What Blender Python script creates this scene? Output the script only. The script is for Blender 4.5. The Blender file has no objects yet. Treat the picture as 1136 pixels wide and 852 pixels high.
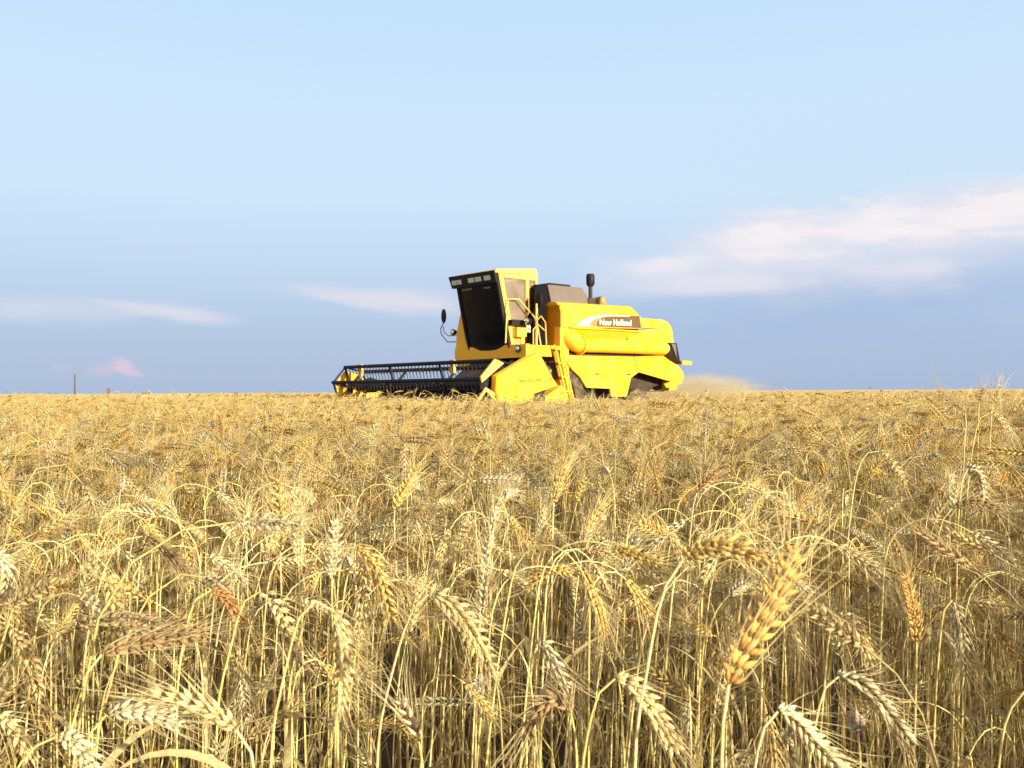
import bpy, bmesh, math, random
import numpy as np
from mathutils import Vector, Matrix
R_ = math.radians
C = bpy.context.scene.collection
SC = bpy.context.scene

# ------------------------------------------------------------------ camera
EYE = 1.0
FPX = 980.0                                     # focal length in pixels of the 1136 px wide photograph
cam_d = bpy.data.cameras.new('camera')
cam = bpy.data.objects.new('camera', cam_d)
C.objects.link(cam)
cam_d.sensor_width = 36.0
cam_d.lens = FPX / 1136 * 36
cam_d.clip_start = 0.03
cam_d.clip_end = 20000
PITCH = 8.5 / FPX
ROLL = R_(0.3)
_f = Vector((0, math.cos(PITCH), math.sin(PITCH)))
_r0 = Vector((1, 0, 0)); _u0 = _r0.cross(_f)
_r = math.cos(ROLL) * _r0 - math.sin(ROLL) * _u0
_u = math.cos(ROLL) * _u0 + math.sin(ROLL) * _r0
cam.matrix_world = Matrix(((_r.x, _u.x, -_f.x, 0), (_r.y, _u.y, -_f.y, 0), (_r.z, _u.z, -_f.z, EYE), (0, 0, 0, 1)))
cam_d.dof.use_dof = True
cam_d.dof.focus_distance = 2.2
cam_d.dof.aperture_fstop = cam_d.lens / 1.6
SC.camera = cam

# ------------------------------------------------------------------ light
SUN_AZ = R_(44)        # sun stands behind the camera, this far to the right of straight back
SUN_EL = R_(13)
sx, sy = math.sin(SUN_AZ), -math.cos(SUN_AZ)
sun_dir = Vector((sx * math.cos(SUN_EL), sy * math.cos(SUN_EL), math.sin(SUN_EL)))
sl = bpy.data.lights.new('sun', 'SUN')
sl.energy = 5.0
sl.angle = R_(0.6)
sl.color = (1.0, 0.89, 0.65)
sun = bpy.data.objects.new('sun', sl)
C.objects.link(sun)
sun.rotation_euler = sun_dir.to_track_quat('Z', 'Y').to_euler()

vs = SC.view_settings
vs.view_transform = 'Standard'; vs.look = 'None'; vs.gamma = 1.0
vs.use_curve_mapping = False
vs.exposure = 1.02

def s2l(c):
    return tuple(((v / 255) / 12.92 if v / 255 <= 0.04045 else ((v / 255 + 0.055) / 1.055) ** 2.4) for v in c)

def build_world():
    w = bpy.data.worlds.new('World'); SC.world = w; w.use_nodes = True
    nt = w.node_tree; nt.nodes.clear(); L = nt.links
    def N(t, **k):
        n = nt.nodes.new(t)
        for a, b in k.items(): setattr(n, a, b)
        return n
    def M(op, a, b=None, c=None, clamp=False):
        n = N('ShaderNodeMath', operation=op); n.use_clamp = clamp
        for i, v in enumerate((a, b, c)):
            if v is None: continue
            if isinstance(v, (int, float)): n.inputs[i].default_value = v
            else: L.new(v, n.inputs[i])
        return n.outputs[0]
    out = N('ShaderNodeOutputWorld'); bg = N('ShaderNodeBackground'); bg.inputs[1].default_value = 0.1
    L.new(bg.outputs[0], out.inputs[0])
    sky = N('ShaderNodeTexSky', sky_type='NISHITA'); sky.sun_disc = False
    sky.sun_elevation = SUN_EL; sky.sun_rotation = math.atan2(sx, sy)
    sky.altitude = 200; sky.air_density = 1.0; sky.dust_density = 0.6
    tc = N('ShaderNodeTexCoord'); sep = N('ShaderNodeSeparateXYZ'); L.new(tc.outputs['Generated'], sep.inputs[0])
    X, Y, Z = sep.outputs
    # evening air: pale above, a slate-blue bank of far haze low down
    ramp = N('ShaderNodeValToRGB')
    K = 10.0 / 2 ** vs.exposure
    stops = [(-0.02, (166, 187, 219)), (0.0, (166, 187, 219)), (0.05, (173, 192, 222)), (0.09, (182, 203, 231)), (0.14, (195, 217, 242)),
             (0.21, (207, 230, 250)), (0.30, (206, 231, 253)), (0.42, (196, 226, 254)), (0.6, (125, 168, 215)), (1.0, (70, 110, 170))]
    cr = ramp.color_ramp
    while len(cr.elements) < len(stops): cr.elements.new(0.5)
    for e, (p, c) in zip(cr.elements, stops):
        e.position = (p + 0.02) / 1.02
        e.color = (*s2l(c), 1)
    zz = M('DIVIDE', M('ADD', Z, 0.02), 1.02, clamp=True)
    L.new(zz, ramp.inputs[0])
    yy = M('MAXIMUM', Y, 0.02)
    U = M('DIVIDE', X, yy); V = M('DIVIDE', Z, yy)
    comb = N('ShaderNodeCombineXYZ'); L.new(U, comb.inputs[0]); L.new(V, comb.inputs[1])
    def noise(sc, stretch, detail, rough, off=0.0):
        mp = N('ShaderNodeMapping'); mp.inputs['Scale'].default_value = (sc, sc * stretch, 1); mp.inputs['Location'].default_value = (off, off * .7, off)
        L.new(comb.outputs[0], mp.inputs[0])
        n = N('ShaderNodeTexNoise'); n.inputs['Scale'].default_value = 1; n.inputs['Detail'].default_value = detail; n.inputs['Roughness'].default_value = rough
        L.new(mp.outputs[0], n.inputs['Vector'])
        return M('SUBTRACT', n.outputs['Fac'], 0.5)
    n_big = noise(9, 2.2, 5, 0.55); n_wisp = noise(15, 5.0, 10, 0.70, 3.1); n_puff = noise(60, 1.2, 6, 0.6, 7.7)
    def blob(px, py, a, b, rot, nz, amt, soft0, soft1, strength):
        u0, v0 = (px - 568) / FPX, (434.5 - py) / FPX
        du, dv = M('SUBTRACT', U, u0), M('SUBTRACT', V, v0)
        c, s = math.cos(R_(rot)), math.sin(R_(rot))
        p = M('DIVIDE', M('ADD', M('MULTIPLY', du, c), M('MULTIPLY', dv, s)), a / FPX)
        q = M('DIVIDE', M('SUBTRACT', M('MULTIPLY', dv, c), M('MULTIPLY', du, s)), b / FPX)
        d = M('SQRT', M('ADD', M('MULTIPLY', p, p), M('MULTIPLY', q, q)))
        d = M('ADD', d, M('MULTIPLY', nz, amt))
        mr = N('ShaderNodeMapRange', interpolation_type='SMOOTHSTEP')
        L.new(d, mr.inputs['Value']); mr.inputs['From Min'].default_value = soft1; mr.inputs['From Max'].default_value = soft0
        mr.inputs['To Min'].default_value = 0; mr.inputs['To Max'].default_value = strength
        front = M('GREATER_THAN', Y, 0.03)
        return M('MULTIPLY', mr.outputs[0], front)
    col = ramp.outputs[0]
    def over(col, fac, rgb):
        m = N('ShaderNodeMixRGB'); L.new(fac, m.inputs[0]); L.new(col, m.inputs[1]); m.inputs[2].default_value = (*s2l(rgb), 1)
        return m.outputs[0]
    # the slanting bank of cloud at the right, slate base below it
    col = over(col, blob(930, 340, 420, 60, 8, n_big, 1.2, 0.1, 1.3, 0.7), (166, 188, 224))
    for px, py, a, b, rot, st in ((735, 300, 90, 30, 6, .6), (850, 272, 170, 46, 10, .6), (960, 254, 150, 40, 12, .75), (1090, 240, 160, 36, 10, 1.0),
                                  (990, 288, 230, 48, 6, .5), (790, 318, 150, 13, 2, .65), (1250, 210, 160, 40, 12, .9)):
        col = over(col, blob(px, py, a, b, rot, n_big, 1.6, 0.1, 1.25, st), (234, 230, 240))
    for px, py, a, b, rot, st in ((852, 264, 66, 28, 0, .8), (968, 252, 72, 30, 8, .85), (1060, 246, 80, 24, 12, .8), (1130, 232, 90, 30, 10, .9), (745, 292, 60, 14, 4, .5), (900, 246, 90, 10, 10, .4), (1010, 300, 90, 12, 3, .35)):
        col = over(col, blob(px, py, a, b, rot, n_wisp, 2.8, 0.1, 1.2, st), (250, 243, 244))
    # thin streaks at the left and beside the cab
    for px, py, a, b, rot, st in ((70, 342, 160, 18, 0, .4), (205, 347, 72, 11, -7, .7), (150, 338, 70, 7, -9, .45), (400, 328, 110, 11, -7, .8), (458, 334, 72, 19, -3, .85), (380, 332, 60, 6, -12, .5), (0, 335, 90, 16, 0, .3)):
        col = over(col, blob(px, py, a, b, rot, n_wisp, 1.1, 0.1, 1.2, st), (224, 221, 234))
    # small pink puff
    for px, py, a, b, rot, st in ((137, 403, 17, 10, -20, .85), (146, 411, 20, 6, -8, .8), (115, 408, 26, 8, 5, .4), (68, 405, 14, 6, 0, .25)):
        col = over(col, blob(px, py, a, b, rot, n_puff, 1.3, 0.2, 1.15, st), (219, 197, 220))
    # the sky is brighter and warmer on the sun's side, behind the viewer's right shoulder; boost added as fill for shaded fronts
    toward = M('ADD', M('MULTIPLY', X, 0.55), M('MULTIPLY', Y, -0.84))
    glow = N('ShaderNodeMapRange', interpolation_type='SMOOTHSTEP'); L.new(toward, glow.inputs[0])
    glow.inputs[1].default_value = -.25; glow.inputs[2].default_value = .9; glow.inputs[3].default_value = 0; glow.inputs[4].default_value = 1
    gl = N('ShaderNodeMixRGB'); L.new(glow.outputs[0], gl.inputs[0]); L.new(col, gl.inputs[1]); gl.inputs[2].default_value = (1.9, 1.5, 1.1, 1)
    col = gl.outputs[0]
    sc_ = N('ShaderNodeMixRGB', blend_type='MULTIPLY'); sc_.inputs[0].default_value = 1
    L.new(col, sc_.inputs[1]); sc_.inputs[2].default_value = (K, K, K, 1)
    mx = N('ShaderNodeMixRGB'); mx.inputs[0].default_value = 0.96
    L.new(sky.outputs[0], mx.inputs[1]); L.new(sc_.outputs[0], mx.inputs[2])
    L.new(mx.outputs[0], bg.inputs[0])
build_world()

# ------------------------------------------------------------------ helpers
def tag(o, label=None, cat=None, group=None, kind=None):
    if label: o['label'] = label
    if cat: o['category'] = cat
    if group: o['group'] = group
    if kind: o['kind'] = kind
    return o

def empty(name, loc, rz=0):
    o = bpy.data.objects.new(name, None); C.objects.link(o)
    o.location = loc; o.rotation_euler = (0, 0, rz); o.empty_display_size = 0.1
    return o

def nodes(m):
    m.use_nodes = True
    nt = m.node_tree
    return nt, nt.nodes['Principled BSDF'], nt.links

def mat(name, col, rough=0.6, metal=0.0, bump=0.0, bscale=40, var=0.0, vscale=3.0, dirt=None, coat=0.0, spec=.5):
    m = bpy.data.materials.new(name); nt, b, L = nodes(m)
    b.inputs['Roughness'].default_value = rough; b.inputs['Metallic'].default_value = metal
    b.inputs['Coat Weight'].default_value = coat; b.inputs['Specular IOR Level'].default_value = spec
    b.inputs['Base Color'].default_value = (*col, 1)
    tc = nt.nodes.new('ShaderNodeTexCoord')
    if var or dirt:
        n = nt.nodes.new('ShaderNodeTexNoise'); n.inputs['Scale'].default_value = vscale; n.inputs['Detail'].default_value = 8; n.inputs['Roughness'].default_value = .65
        L.new(tc.outputs['Object'], n.inputs['Vector'])
        r = nt.nodes.new('ShaderNodeValToRGB')
        r.color_ramp.elements[0].position = .42 if dirt else .3; r.color_ramp.elements[1].position = .75 if dirt else .7
        r.color_ramp.elements[0].color = (*[c * (1 - var) for c in col], 1) if not dirt else (*col, 1)
        r.color_ramp.elements[1].color = (*[min(1, c * (1 + var)) for c in col], 1) if not dirt else (*[c * (1 - var) + d * var for c, d in zip(col, dirt)], 1)
        L.new(n.outputs['Fac'], r.inputs[0]); L.new(r.outputs[0], b.inputs['Base Color'])
        mr = nt.nodes.new('ShaderNodeMapRange'); L.new(n.outputs['Fac'], mr.inputs[0])
        mr.inputs[1].default_value = .3; mr.inputs[2].default_value = .7; mr.inputs[3].default_value = max(.05, rough - .1); mr.inputs[4].default_value = min(1, rough + .2)
        L.new(mr.outputs[0], b.inputs['Roughness'])
    if bump:
        n2 = nt.nodes.new('ShaderNodeTexNoise'); n2.inputs['Scale'].default_value = bscale; n2.inputs['Detail'].default_value = 5
        L.new(tc.outputs['Object'], n2.inputs['Vector'])
        bp = nt.nodes.new('ShaderNodeBump'); bp.inputs['Strength'].default_value = bump; bp.inputs['Distance'].default_value = .02
        L.new(n2.outputs['Fac'], bp.inputs['Height']); L.new(bp.outputs[0], b.inputs['Normal'])
    return m

MT = dict(
    yellow=mat('yellow_paint', (0.83, 0.425, 0.010), .52, var=.45, vscale=2.6, dirt=(.62, .42, .14), spec=.3),
    cream=mat('faded_yellow_paint', (0.78, 0.40, 0.075), .5, var=.3, vscale=2.5, dirt=(.55, .40, .20)),
    black=mat('black_paint', (0.008, 0.008, 0.012), .5, var=.18, vscale=5, dirt=(.05, .04, .03), spec=.2),
    sticker=mat('dull_sticker', (.10, .09, .02), .6),
    soot=mat('matt_black', (.006, .006, .009), .7, spec=.06),
    dark=mat('dirty_dark_steel', (0.02, 0.014, 0.011), .75, var=.6, vscale=4, dirt=(.12, .07, .035)),
    grey=mat('grey_sheet', (0.10, 0.082, 0.075), .6, var=.3, vscale=4, dirt=(.20, .15, .11)),
    brown=mat('bronze_decal', (0.11, 0.066, 0.032), .6, spec=.15, var=.15, vscale=9),
    white=mat('white_decal', (0.80, 0.77, 0.66), .5, spec=.2),
    orange=mat('orange_decal', (0.62, 0.18, 0.08), .5, spec=.2),
    greyletter=mat('grey_letter', (0.16, 0.14, 0.13), .5, spec=.2),
    redletter=mat('faded_letter', (0.36, 0.12, 0.015), .5, spec=.2),
    rubber=mat('rubber', (0.035, 0.028, 0.022), .85, var=.6, vscale=6, dirt=(.34, .23, .12), bump=.3),
    chrome=mat('lamp_reflector', (.75, .75, .76), .15, metal=.9),
    lampglass=mat('lamp_glass', (.45, .47, .50), .2),
    rungback=mat('shaded_toe_plate', (.34, .16, .012), .6, spec=.2),  # yellow darkened so the toe plate's shade is in its colour
    amber=mat('amber_plastic', (.75, .30, .03), .3),
    steel=mat('worn_steel', (.24, .18, .12), .55, metal=.4, var=.3),
    seat=mat('seat_fabric', (.015, .014, .016), .9),
    tine=mat('spring_tine', (.05, .045, .045), .5, metal=.3),
    green=mat('green_box', (.62, .60, .05), .5),
    post=mat('weathered_post', (.075, .07, .062), .9, var=.4, vscale=8, bump=.4),
)

def glass(name, tint, clear, dust):
    m = bpy.data.materials.new(name); nt, b, L = nodes(m)
    b.inputs['Base Color'].default_value = (*dust, 1); b.inputs['Roughness'].default_value = .12
    b.inputs['Specular IOR Level'].default_value = .6
    tr = nt.nodes.new('ShaderNodeBsdfTransparent'); tr.inputs[0].default_value = (*tint, 1)
    n = nt.nodes.new('ShaderNodeTexNoise'); n.inputs['Scale'].default_value = 3; n.inputs['Detail'].default_value = 6
    tc = nt.nodes.new('ShaderNodeTexCoord'); L.new(tc.outputs['Object'], n.inputs['Vector'])
    mr = nt.nodes.new('ShaderNodeMapRange'); L.new(n.outputs['Fac'], mr.inputs[0])
    mr.inputs[1].default_value = .3; mr.inputs[2].default_value = .7; mr.inputs[3].default_value = clear - .12; mr.inputs[4].default_value = clear + .12
    mx = nt.nodes.new('ShaderNodeMixShader'); L.new(mr.outputs[0], mx.inputs[0]); L.new(b.outputs[0], mx.inputs[1]); L.new(tr.outputs[0], mx.inputs[2])
    L.new(mx.outputs[0], nt.nodes['Material Output'].inputs[0])
    return m
MT['dark_glass'] = glass('tinted_glass', (.14, .20, .34), .24, (.004, .006, .014))
MT['dark_glass'].node_tree.nodes['Principled BSDF'].inputs['Specular IOR Level'].default_value = .12
MT['dusty_glass'] = glass('dusty_glass', (.88, .86, .82), .6, (.34, .28, .21))

class MB:
    """Collects boxes, prisms, tubes and lathes and links them as ONE mesh object."""
    def __init__(s): s.b = bmesh.new()
    def _bev(s, vs_, bev, seg=2):
        if bev > 0:
            es = {e for v in vs_ for e in v.link_edges}
            es = [e for e in es if len(e.link_faces) == 2 and e.calc_face_angle(0) > .3]
            bmesh.ops.bevel(s.b, geom=es, offset=bev, segments=seg, affect='EDGES', profile=.5)
    def hexa(s, pts, bev=0.0):
        v = [s.b.verts.new(p) for p in pts]
        for f in ((0, 3, 2, 1), (4, 5, 6, 7), (0, 1, 5, 4), (1, 2, 6, 5), (2, 3, 7, 6), (3, 0, 4, 7)): s.b.faces.new([v[i] for i in f])
        s._bev(v, bev); return s
    def box(s, x0, x1, y0, y1, z0, z1, bev=0.01):
        return s.hexa([(x0, y0, z0), (x1, y0, z0), (x1, y1, z0), (x0, y1, z0), (x0, y0, z1), (x1, y0, z1), (x1, y1, z1), (x0, y1, z1)], bev)
    def prism(s, poly, a0, a1, axis='y', bev=0.0, seg=2):
        """poly in the plane across the axis: xz for y, yz for x, xy for z"""
        def P(p, a):
            return (p[0], a, p[1]) if axis == 'y' else ((a, p[0], p[1]) if axis == 'x' else (p[0], p[1], a))
        A = [s.b.verts.new(P(p, a0)) for p in poly]; B = [s.b.verts.new(P(p, a1)) for p in poly]
        s.b.faces.new(A); s.b.faces.new(B[::-1])
        n = len(poly)
        for i in range(n): s.b.faces.new([A[i], B[i], B[(i + 1) % n], A[(i + 1) % n]])
        s._bev(A + B, bev, seg); return s
    def loft(s, rings, bev=0.0):
        V = [[s.b.verts.new(p) for p in r] for r in rings]
        n = len(V[0])
        s.b.faces.new(V[0]); s.b.faces.new(V[-1][::-1])
        for a, b in zip(V, V[1:]):
            for i in range(n): s.b.faces.new([a[i], b[i], b[(i + 1) % n], a[(i + 1) % n]])
        s._bev([v for r in V for v in r], bev); return s
    def tube(s, pts, r, sides=10, radii=None):
        pts = [Vector(p) for p in pts]
        rings = []
        up = None
        for i, p in enumerate(pts):
            t = (pts[min(i + 1, len(pts) - 1)] - pts[max(i - 1, 0)]).normalized()
            if up is None:
                up = t.orthogonal().normalized()
            up = (up - t * up.dot(t)).normalized()
            w = t.cross(up)
            rr = radii[i] if radii else r
            rings.append([tuple(p + (up * math.cos(k * math.tau / sides) + w * math.sin(k * math.tau / sides)) * rr) for k in range(sides)])
        return s.loft(rings)
    def lathe(s, prof, centre, axis='y', sides=40):
        """prof: list of (radius, offset along axis), closed loop"""
        V = []
        for k in range(sides):
            a = k * math.tau / sides; c, d = math.cos(a), math.sin(a)
            ring = []
            for r, o in prof:
                q = (c * r, o, d * r) if axis == 'y' else ((o, c * r, d * r) if axis == 'x' else (c * r, d * r, o))
                ring.append(s.b.verts.new((centre[0] + q[0], centre[1] + q[1], centre[2] + q[2])))
            V.append(ring)
        m = len(prof)
        for k in range(sides):
            a, b = V[k], V[(k + 1) % sides]
            for i in range(m):
                try: s.b.faces.new([a[i], a[(i + 1) % m], b[(i + 1) % m], b[i]])
                except ValueError: pass
        return s
    def build(s, name, m, parent=None, smooth=True, label=None):
        bmesh.ops.remove_doubles(s.b, verts=s.b.verts, dist=1e-6)
        bmesh.ops.recalc_face_normals(s.b, faces=s.b.faces)
        me = bpy.data.meshes.new(name); s.b.to_mesh(me); s.b.free()
        me.materials.append(m)
        if smooth:
            me.polygons.foreach_set('use_smooth', [True] * len(me.polygons))
            try: me.set_sharp_from_angle(angle=R_(32))
            except Exception: pass
        o = bpy.data.objects.new(name, me); C.objects.link(o)
        if parent: o.parent = parent
        if label: o['label'] = label
        return o

def text(name, body, size, loc, xdir, ydir, m, parent, bold=0.0, shear=0.0, width=1.0, extrude=0.003):
    cu = bpy.data.curves.new(name, 'FONT'); cu.body = body; cu.size = size; cu.offset = bold; cu.shear = shear; cu.extrude = extrude
    o = bpy.data.objects.new(name, cu); C.objects.link(o)
    dg = bpy.context.evaluated_depsgraph_get(); dg.update()
    me = bpy.data.meshes.new_from_object(o.evaluated_get(dg))
    bpy.data.objects.remove(o); bpy.data.curves.remove(cu)
    xd, yd = Vector(xdir).normalized(), Vector(ydir).normalized(); zd = xd.cross(yd).normalized()
    for v in me.vertices:
        p = v.co.copy(); v.co = Vector(loc) + xd * p.x * width + yd * p.y + zd * p.z
    me.materials.clear(); me.materials.append(m)
    o = bpy.data.objects.new(name, me); C.objects.link(o); o.parent = parent
    return o

# ------------------------------------------------------------------ ground
def ground():
    m = bpy.data.materials.new('dry_soil'); nt, b, L = nodes(m)
    tc = nt.nodes.new('ShaderNodeTexCoord'); n = nt.nodes.new('ShaderNodeTexNoise'); n.inputs['Scale'].default_value = 9; n.inputs['Detail'].default_value = 9
    L.new(tc.outputs['Object'], n.inputs['Vector'])
    r = nt.nodes.new('ShaderNodeValToRGB'); r.color_ramp.elements[0].color = (.028, .019, .011, 1); r.color_ramp.elements[1].color = (.085, .058, .032, 1)
    r.color_ramp.elements[0].position = .35; r.color_ramp.elements[1].position = .68
    L.new(n.outputs['Fac'], r.inputs[0]); L.new(r.outputs[0], b.inputs['Base Color']); b.inputs['Roughness'].default_value = .95
    bp = nt.nodes.new('ShaderNodeBump'); bp.inputs['Strength'].default_value = .6; L.new(n.outputs['Fac'], bp.inputs['Height']); L.new(bp.outputs[0], b.inputs['Normal'])
    mb = MB()
    S = 9000
    v = [mb.b.verts.new(p) for p in ((-S, -S, 0), (S, -S, 0), (S, S, 0), (-S, S, 0))]; mb.b.faces.new(v)
    o = mb.build('ground', m, smooth=False); tag(o, kind='structure')
ground()

# ------------------------------------------------------------------ the combine harvester (x ahead, y to its left, z up)
HEAD = R_(180 + 41.5)
MO = Vector((0.202, 21.55, 0))
m_fw = Vector((math.cos(HEAD), math.sin(HEAD), 0)); m_lf = Vector((-math.sin(HEAD), math.cos(HEAD), 0))

def combine():
    root = empty('combine_harvester', MO, HEAD)
    tag(root, 'yellow combine harvester with black glass cab cutting the wheat field', 'combine harvester')
    Y, K, D = MT['yellow'], MT['black'], MT['dark']
    # --- body core
    b = MB(); b.box(-4.15, 0, -1.2, 1.2, 1.5, 2.6, .02); b.box(-.28, .0, .76, 1.39, 1.05, 3.02, .02); b.box(-.28, .0, -1.39, -.76, 1.05, 3.02, .02)
    b.build('body', Y, root)
    b = MB(); b.box(-.02, .04, -.72, .74, 1.7, 3.12, .01); b.build('firewall', MT['soot'], root)
    b = MB(); b.box(-2.4, .9, -.95, .95, .8, 1.6, .03); b.box(-.35, .25, -1.0, 1.0, .6, 1.05, .03); b.box(-3.2, -2.6, -1.0, 1.0, .45, .62, .02)
    b.build('chassis', D, root)
    # --- upper hood with its sloping shoulder
    def sec(x_lo, x_mid, x_top, z_top, z_lo):
        pts = [(x_lo, 1.42, z_lo), (x_mid, 1.42, 2.87), (x_top, 1.29, z_top - .03), (x_top, 1.2, z_top), (x_top, -1.2, z_top), (x_top, -1.29, z_top - .03), (x_mid, -1.42, 2.87), (x_lo, -1.42, z_lo)]
        return pts
    hood = MB().loft([sec(0, 0, 0, 3.10, 2.50), sec(-2.88, -2.83, -2.62, 3.15, 2.58)], .018).build('hood', Y, root)
    MB().box(-2.88, -.3, 1.15, 1.44, 2.485, 2.515, .006).build('hood_ledge', Y, root)
    MB().prism([(1.41, 2.50), (1.19, 2.26), (1.15, 2.26), (1.15, 2.50)], -2.75, -.3, axis='x').build('hood_undercut', Y, root, smooth=False)
    # decals on the hood, each a few millimetres proud
    sw = [(-.53, 2.545), (-.6, 2.62), (-.78, 2.715), (-1.0, 2.785), (-1.3, 2.835), (-1.7, 2.865), (-2.42, 2.885), (-2.42, 2.865), (-1.75, 2.84), (-1.4, 2.80), (-1.15, 2.745), (-1.02, 2.68), (-.97, 2.60), (-.97, 2.555)]
    MB().prism(sw, 1.419, 1.424).build('swoosh', MT['white'], hood, smooth=False)
    ori = [(-.97, 2.556), (-.97, 2.60), (-1.02, 2.68), (-1.15, 2.745), (-1.4, 2.80), (-1.6, 2.825), (-1.45, 2.79), (-1.3, 2.74), (-1.22, 2.67), (-1.2, 2.56)]
    MB().prism(ori, 1.419, 1.425).build('accent_stripe', MT['orange'], hood, smooth=False)
    br = [(-1.2, 2.56), (-1.22, 2.67), (-1.3, 2.74), (-1.45, 2.79), (-1.6, 2.825), (-1.75, 2.84), (-2.42, 2.865), (-2.42, 2.89), (-2.79, 2.90), (-2.86, 2.59)]
    nb = MB().prism(br, 1.419, 1.4255).build('name_panel', MT['brown'], hood, smooth=False)
    xd = Vector((-1, 0, .030))
    text('brand_lettering', 'New Holland', .205, (-1.30, 1.427, 2.602), xd, (0, 0, 1), MT['white'], hood, bold=.0035, width=1.06)
    text('model_lettering', 'TC59', .115, (-.64, 1.425, 2.575), xd, (0, 0, 1), MT['greyletter'], hood, bold=.002, width=1.2)
    MB().box(-.345, -.335, 1.419, 1.423, 2.52, 2.86, 0).build('seam', MT['rungback'], hood, smooth=False)
    for x_, z_ in ((-.5, 3.0), (-2.45, 3.03)):
        MB().lathe([(0, -.01), (.02, -.01), (.02, .01), (0, .01)], (x_, 1.36, z_ - .04), 'y', 10).build('bolt', MT['steel'], hood)
    # --- tail of the body behind the hood
    tl = [(-2.5, 2.86), (-3.86, 2.86), (-4.06, 2.81), (-4.2, 2.70), (-4.27, 2.55), (-4.31, 2.25), (-4.30, 1.92), (-2.5, 1.92)]
    tail = MB().prism(tl, -1.3, 1.3, bev=.035, seg=3).build('tail_housing', Y, root)
    st = [(-2.5, 2.555), (-2.9, 2.61), (-4.0, 2.66), (-2.9, 2.545), (-2.74, 2.49), (-2.5, 2.49)]
    MB().prism(st, 1.299, 1.304).build('stripe', MT['grey'], tail, smooth=False)
    # --- lower side panels
    sk = [(-.12, 1.84), (-2.55, 1.86), (-2.72, 1.47), (-2.44, 1.33), (-2.27, .86), (-1.70, .87), (-1.67, 1.06), (-.84, 1.09), (-.62, 1.34), (-.36, 1.51), (-.14, 1.72)]
    ts = [(-2.57, 1.86), (-3.78, 1.92), (-4.28, 1.68), (-4.50, 1.52), (-4.56, 1.40), (-4.48, 1.2), (-3.83, 1.08), (-3.75, 1.18), (-4.05, 1.24), (-2.73, 1.48)]
    for s in (1, -1):
        sp = MB().prism(sk, s * 1.37, s * 1.43, bev=.012).build('side_panel', Y, root)
        MB().prism([(-.3, 1.745), (-2.6, 1.77), (-2.6, 1.755), (-.3, 1.73)], s * 1.43, s * 1.434).build('seam', MT['amber'], sp, smooth=False)
        MB().prism(ts, s * 1.38, s * 1.44, bev=.012).build('tail_panel', Y, root)
        MB().box(-3.0, -.2, s * 1.19, s * 1.33, 1.80, 1.97, .004).build('panel_gap', D, root)
    for x_ in (-1.2, -2.35):
        MB().box(x_ - .06, x_ + .06, 1.432, 1.446, 1.40, 1.43, .004).build('panel_latch', D, root)
    MB().box(-2.28, -1.72, 1.2, 1.36, .95, 1.15, .01).build('battery_box', D, root)
    MB().box(-4.2, -2.5, -1.05, 1.05, .98, 1.5, .03).build('straw_chopper', D, root)
    MB().prism([(-4.2, 1.5), (-4.5, 1.42), (-4.44, 1.05), (-4.1, 1.0)], -1.3, 1.3, bev=.01).build('spreader_hood', Y, root)
    # --- unloading auger along the left side
    au = MB()
    au.tube([(-.5, 1.46, 2.09), (-1.5, 1.46, 2.10), (-2.8, 1.46, 2.10), (-3.74, 1.46, 2.10)], .168, 24)
    a = au.build('unloading_auger', Y, root)
    MB().tube([(-.24, 1.10, 2.32), (-.27, 1.26, 2.31), (-.31, 1.38, 2.26), (-.37, 1.45, 2.19), (-.45, 1.46, 2.12), (-.56, 1.46, 2.09)], .2, 24, [.19, .205, .21, .21, .205, .195]).build('elbow', Y, a)
    MB().lathe([(.17, -.025), (.235, -.025), (.235, .025), (.17, .025)], (-.57, 1.46, 2.09), 'x', 28).build('flange', Y, a)
    MB().loft([[(-3.72, 1.29, 2.25), (-3.72, 1.62, 2.25), (-3.72, 1.6, 1.94), (-3.72, 1.3, 1.94)], [(-3.95, 1.31, 2.24), (-4.06, 1.6, 2.24), (-4.24, 1.58, 1.73), (-4.08, 1.33, 1.71)]], .02).build('spout_boot', K, a)
    MB().prism([(-3.80, 2.22), (-3.98, 2.21), (-4.02, 1.86)], 1.60, 1.635, bev=.004).build('boot_flap', MT['grey'], a)
    # --- rear lamp arm
    la = MB().tube([(-4.15, 1.35, 1.70), (-4.36, 1.5, 1.725)], .022, 8).build('lamp_arm', K, root)
    MB().box(-4.78, -4.36, 1.46, 1.54, 1.69, 1.79, .015).build('rear_lamp', MT['amber'], la)
    # --- grain tank cover
    t = MB().loft([[(-.12, -.95, 3.1), (-.12, .98, 3.1), (-1.5, .98, 3.14), (-1.5, -.95, 3.14)], [(-.05, -.9, 3.53), (-.05, .93, 3.53), (-1.22, .93, 3.54), (-1.22, -.9, 3.54)]], .015).build('grain_tank', MT['grey'], root)
    MB().prism([(-.70, 3.1), (.98, 3.1), (.93, 3.53), (-.65, 3.53)], -.03, .05, axis='x', bev=.01).build('tank_front', MT['soot'], t)
    MB().box(-.95, -.25, .3, .8, 3.55, 3.60, .01).build('tank_lid', K, t)
    # --- exhaust and air intake
    ex = MB().tube([(-1.55, .9, 3.1), (-1.55, .9, 3.62)], .05, 14).build('exhaust', D, root)
    MB().lathe([(.0, 3.60), (.07, 3.60), (.105, 3.66), (.105, 3.86), (.09, 3.91), (.0, 3.92)], (-1.55, .9, 0), 'z', 20).build('muffler', K, ex)
    MB().box(-1.62, -1.38, .8, 1.0, 3.1, 3.3, .03).build('exhaust_base', D, root)
    ai = MB().lathe([(0, -.12), (.12, -.12), (.125, .12), (0, .12)], (-1.83, .95, 3.24), 'y', 24).build('air_intake', MT['steel'], root)
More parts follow.
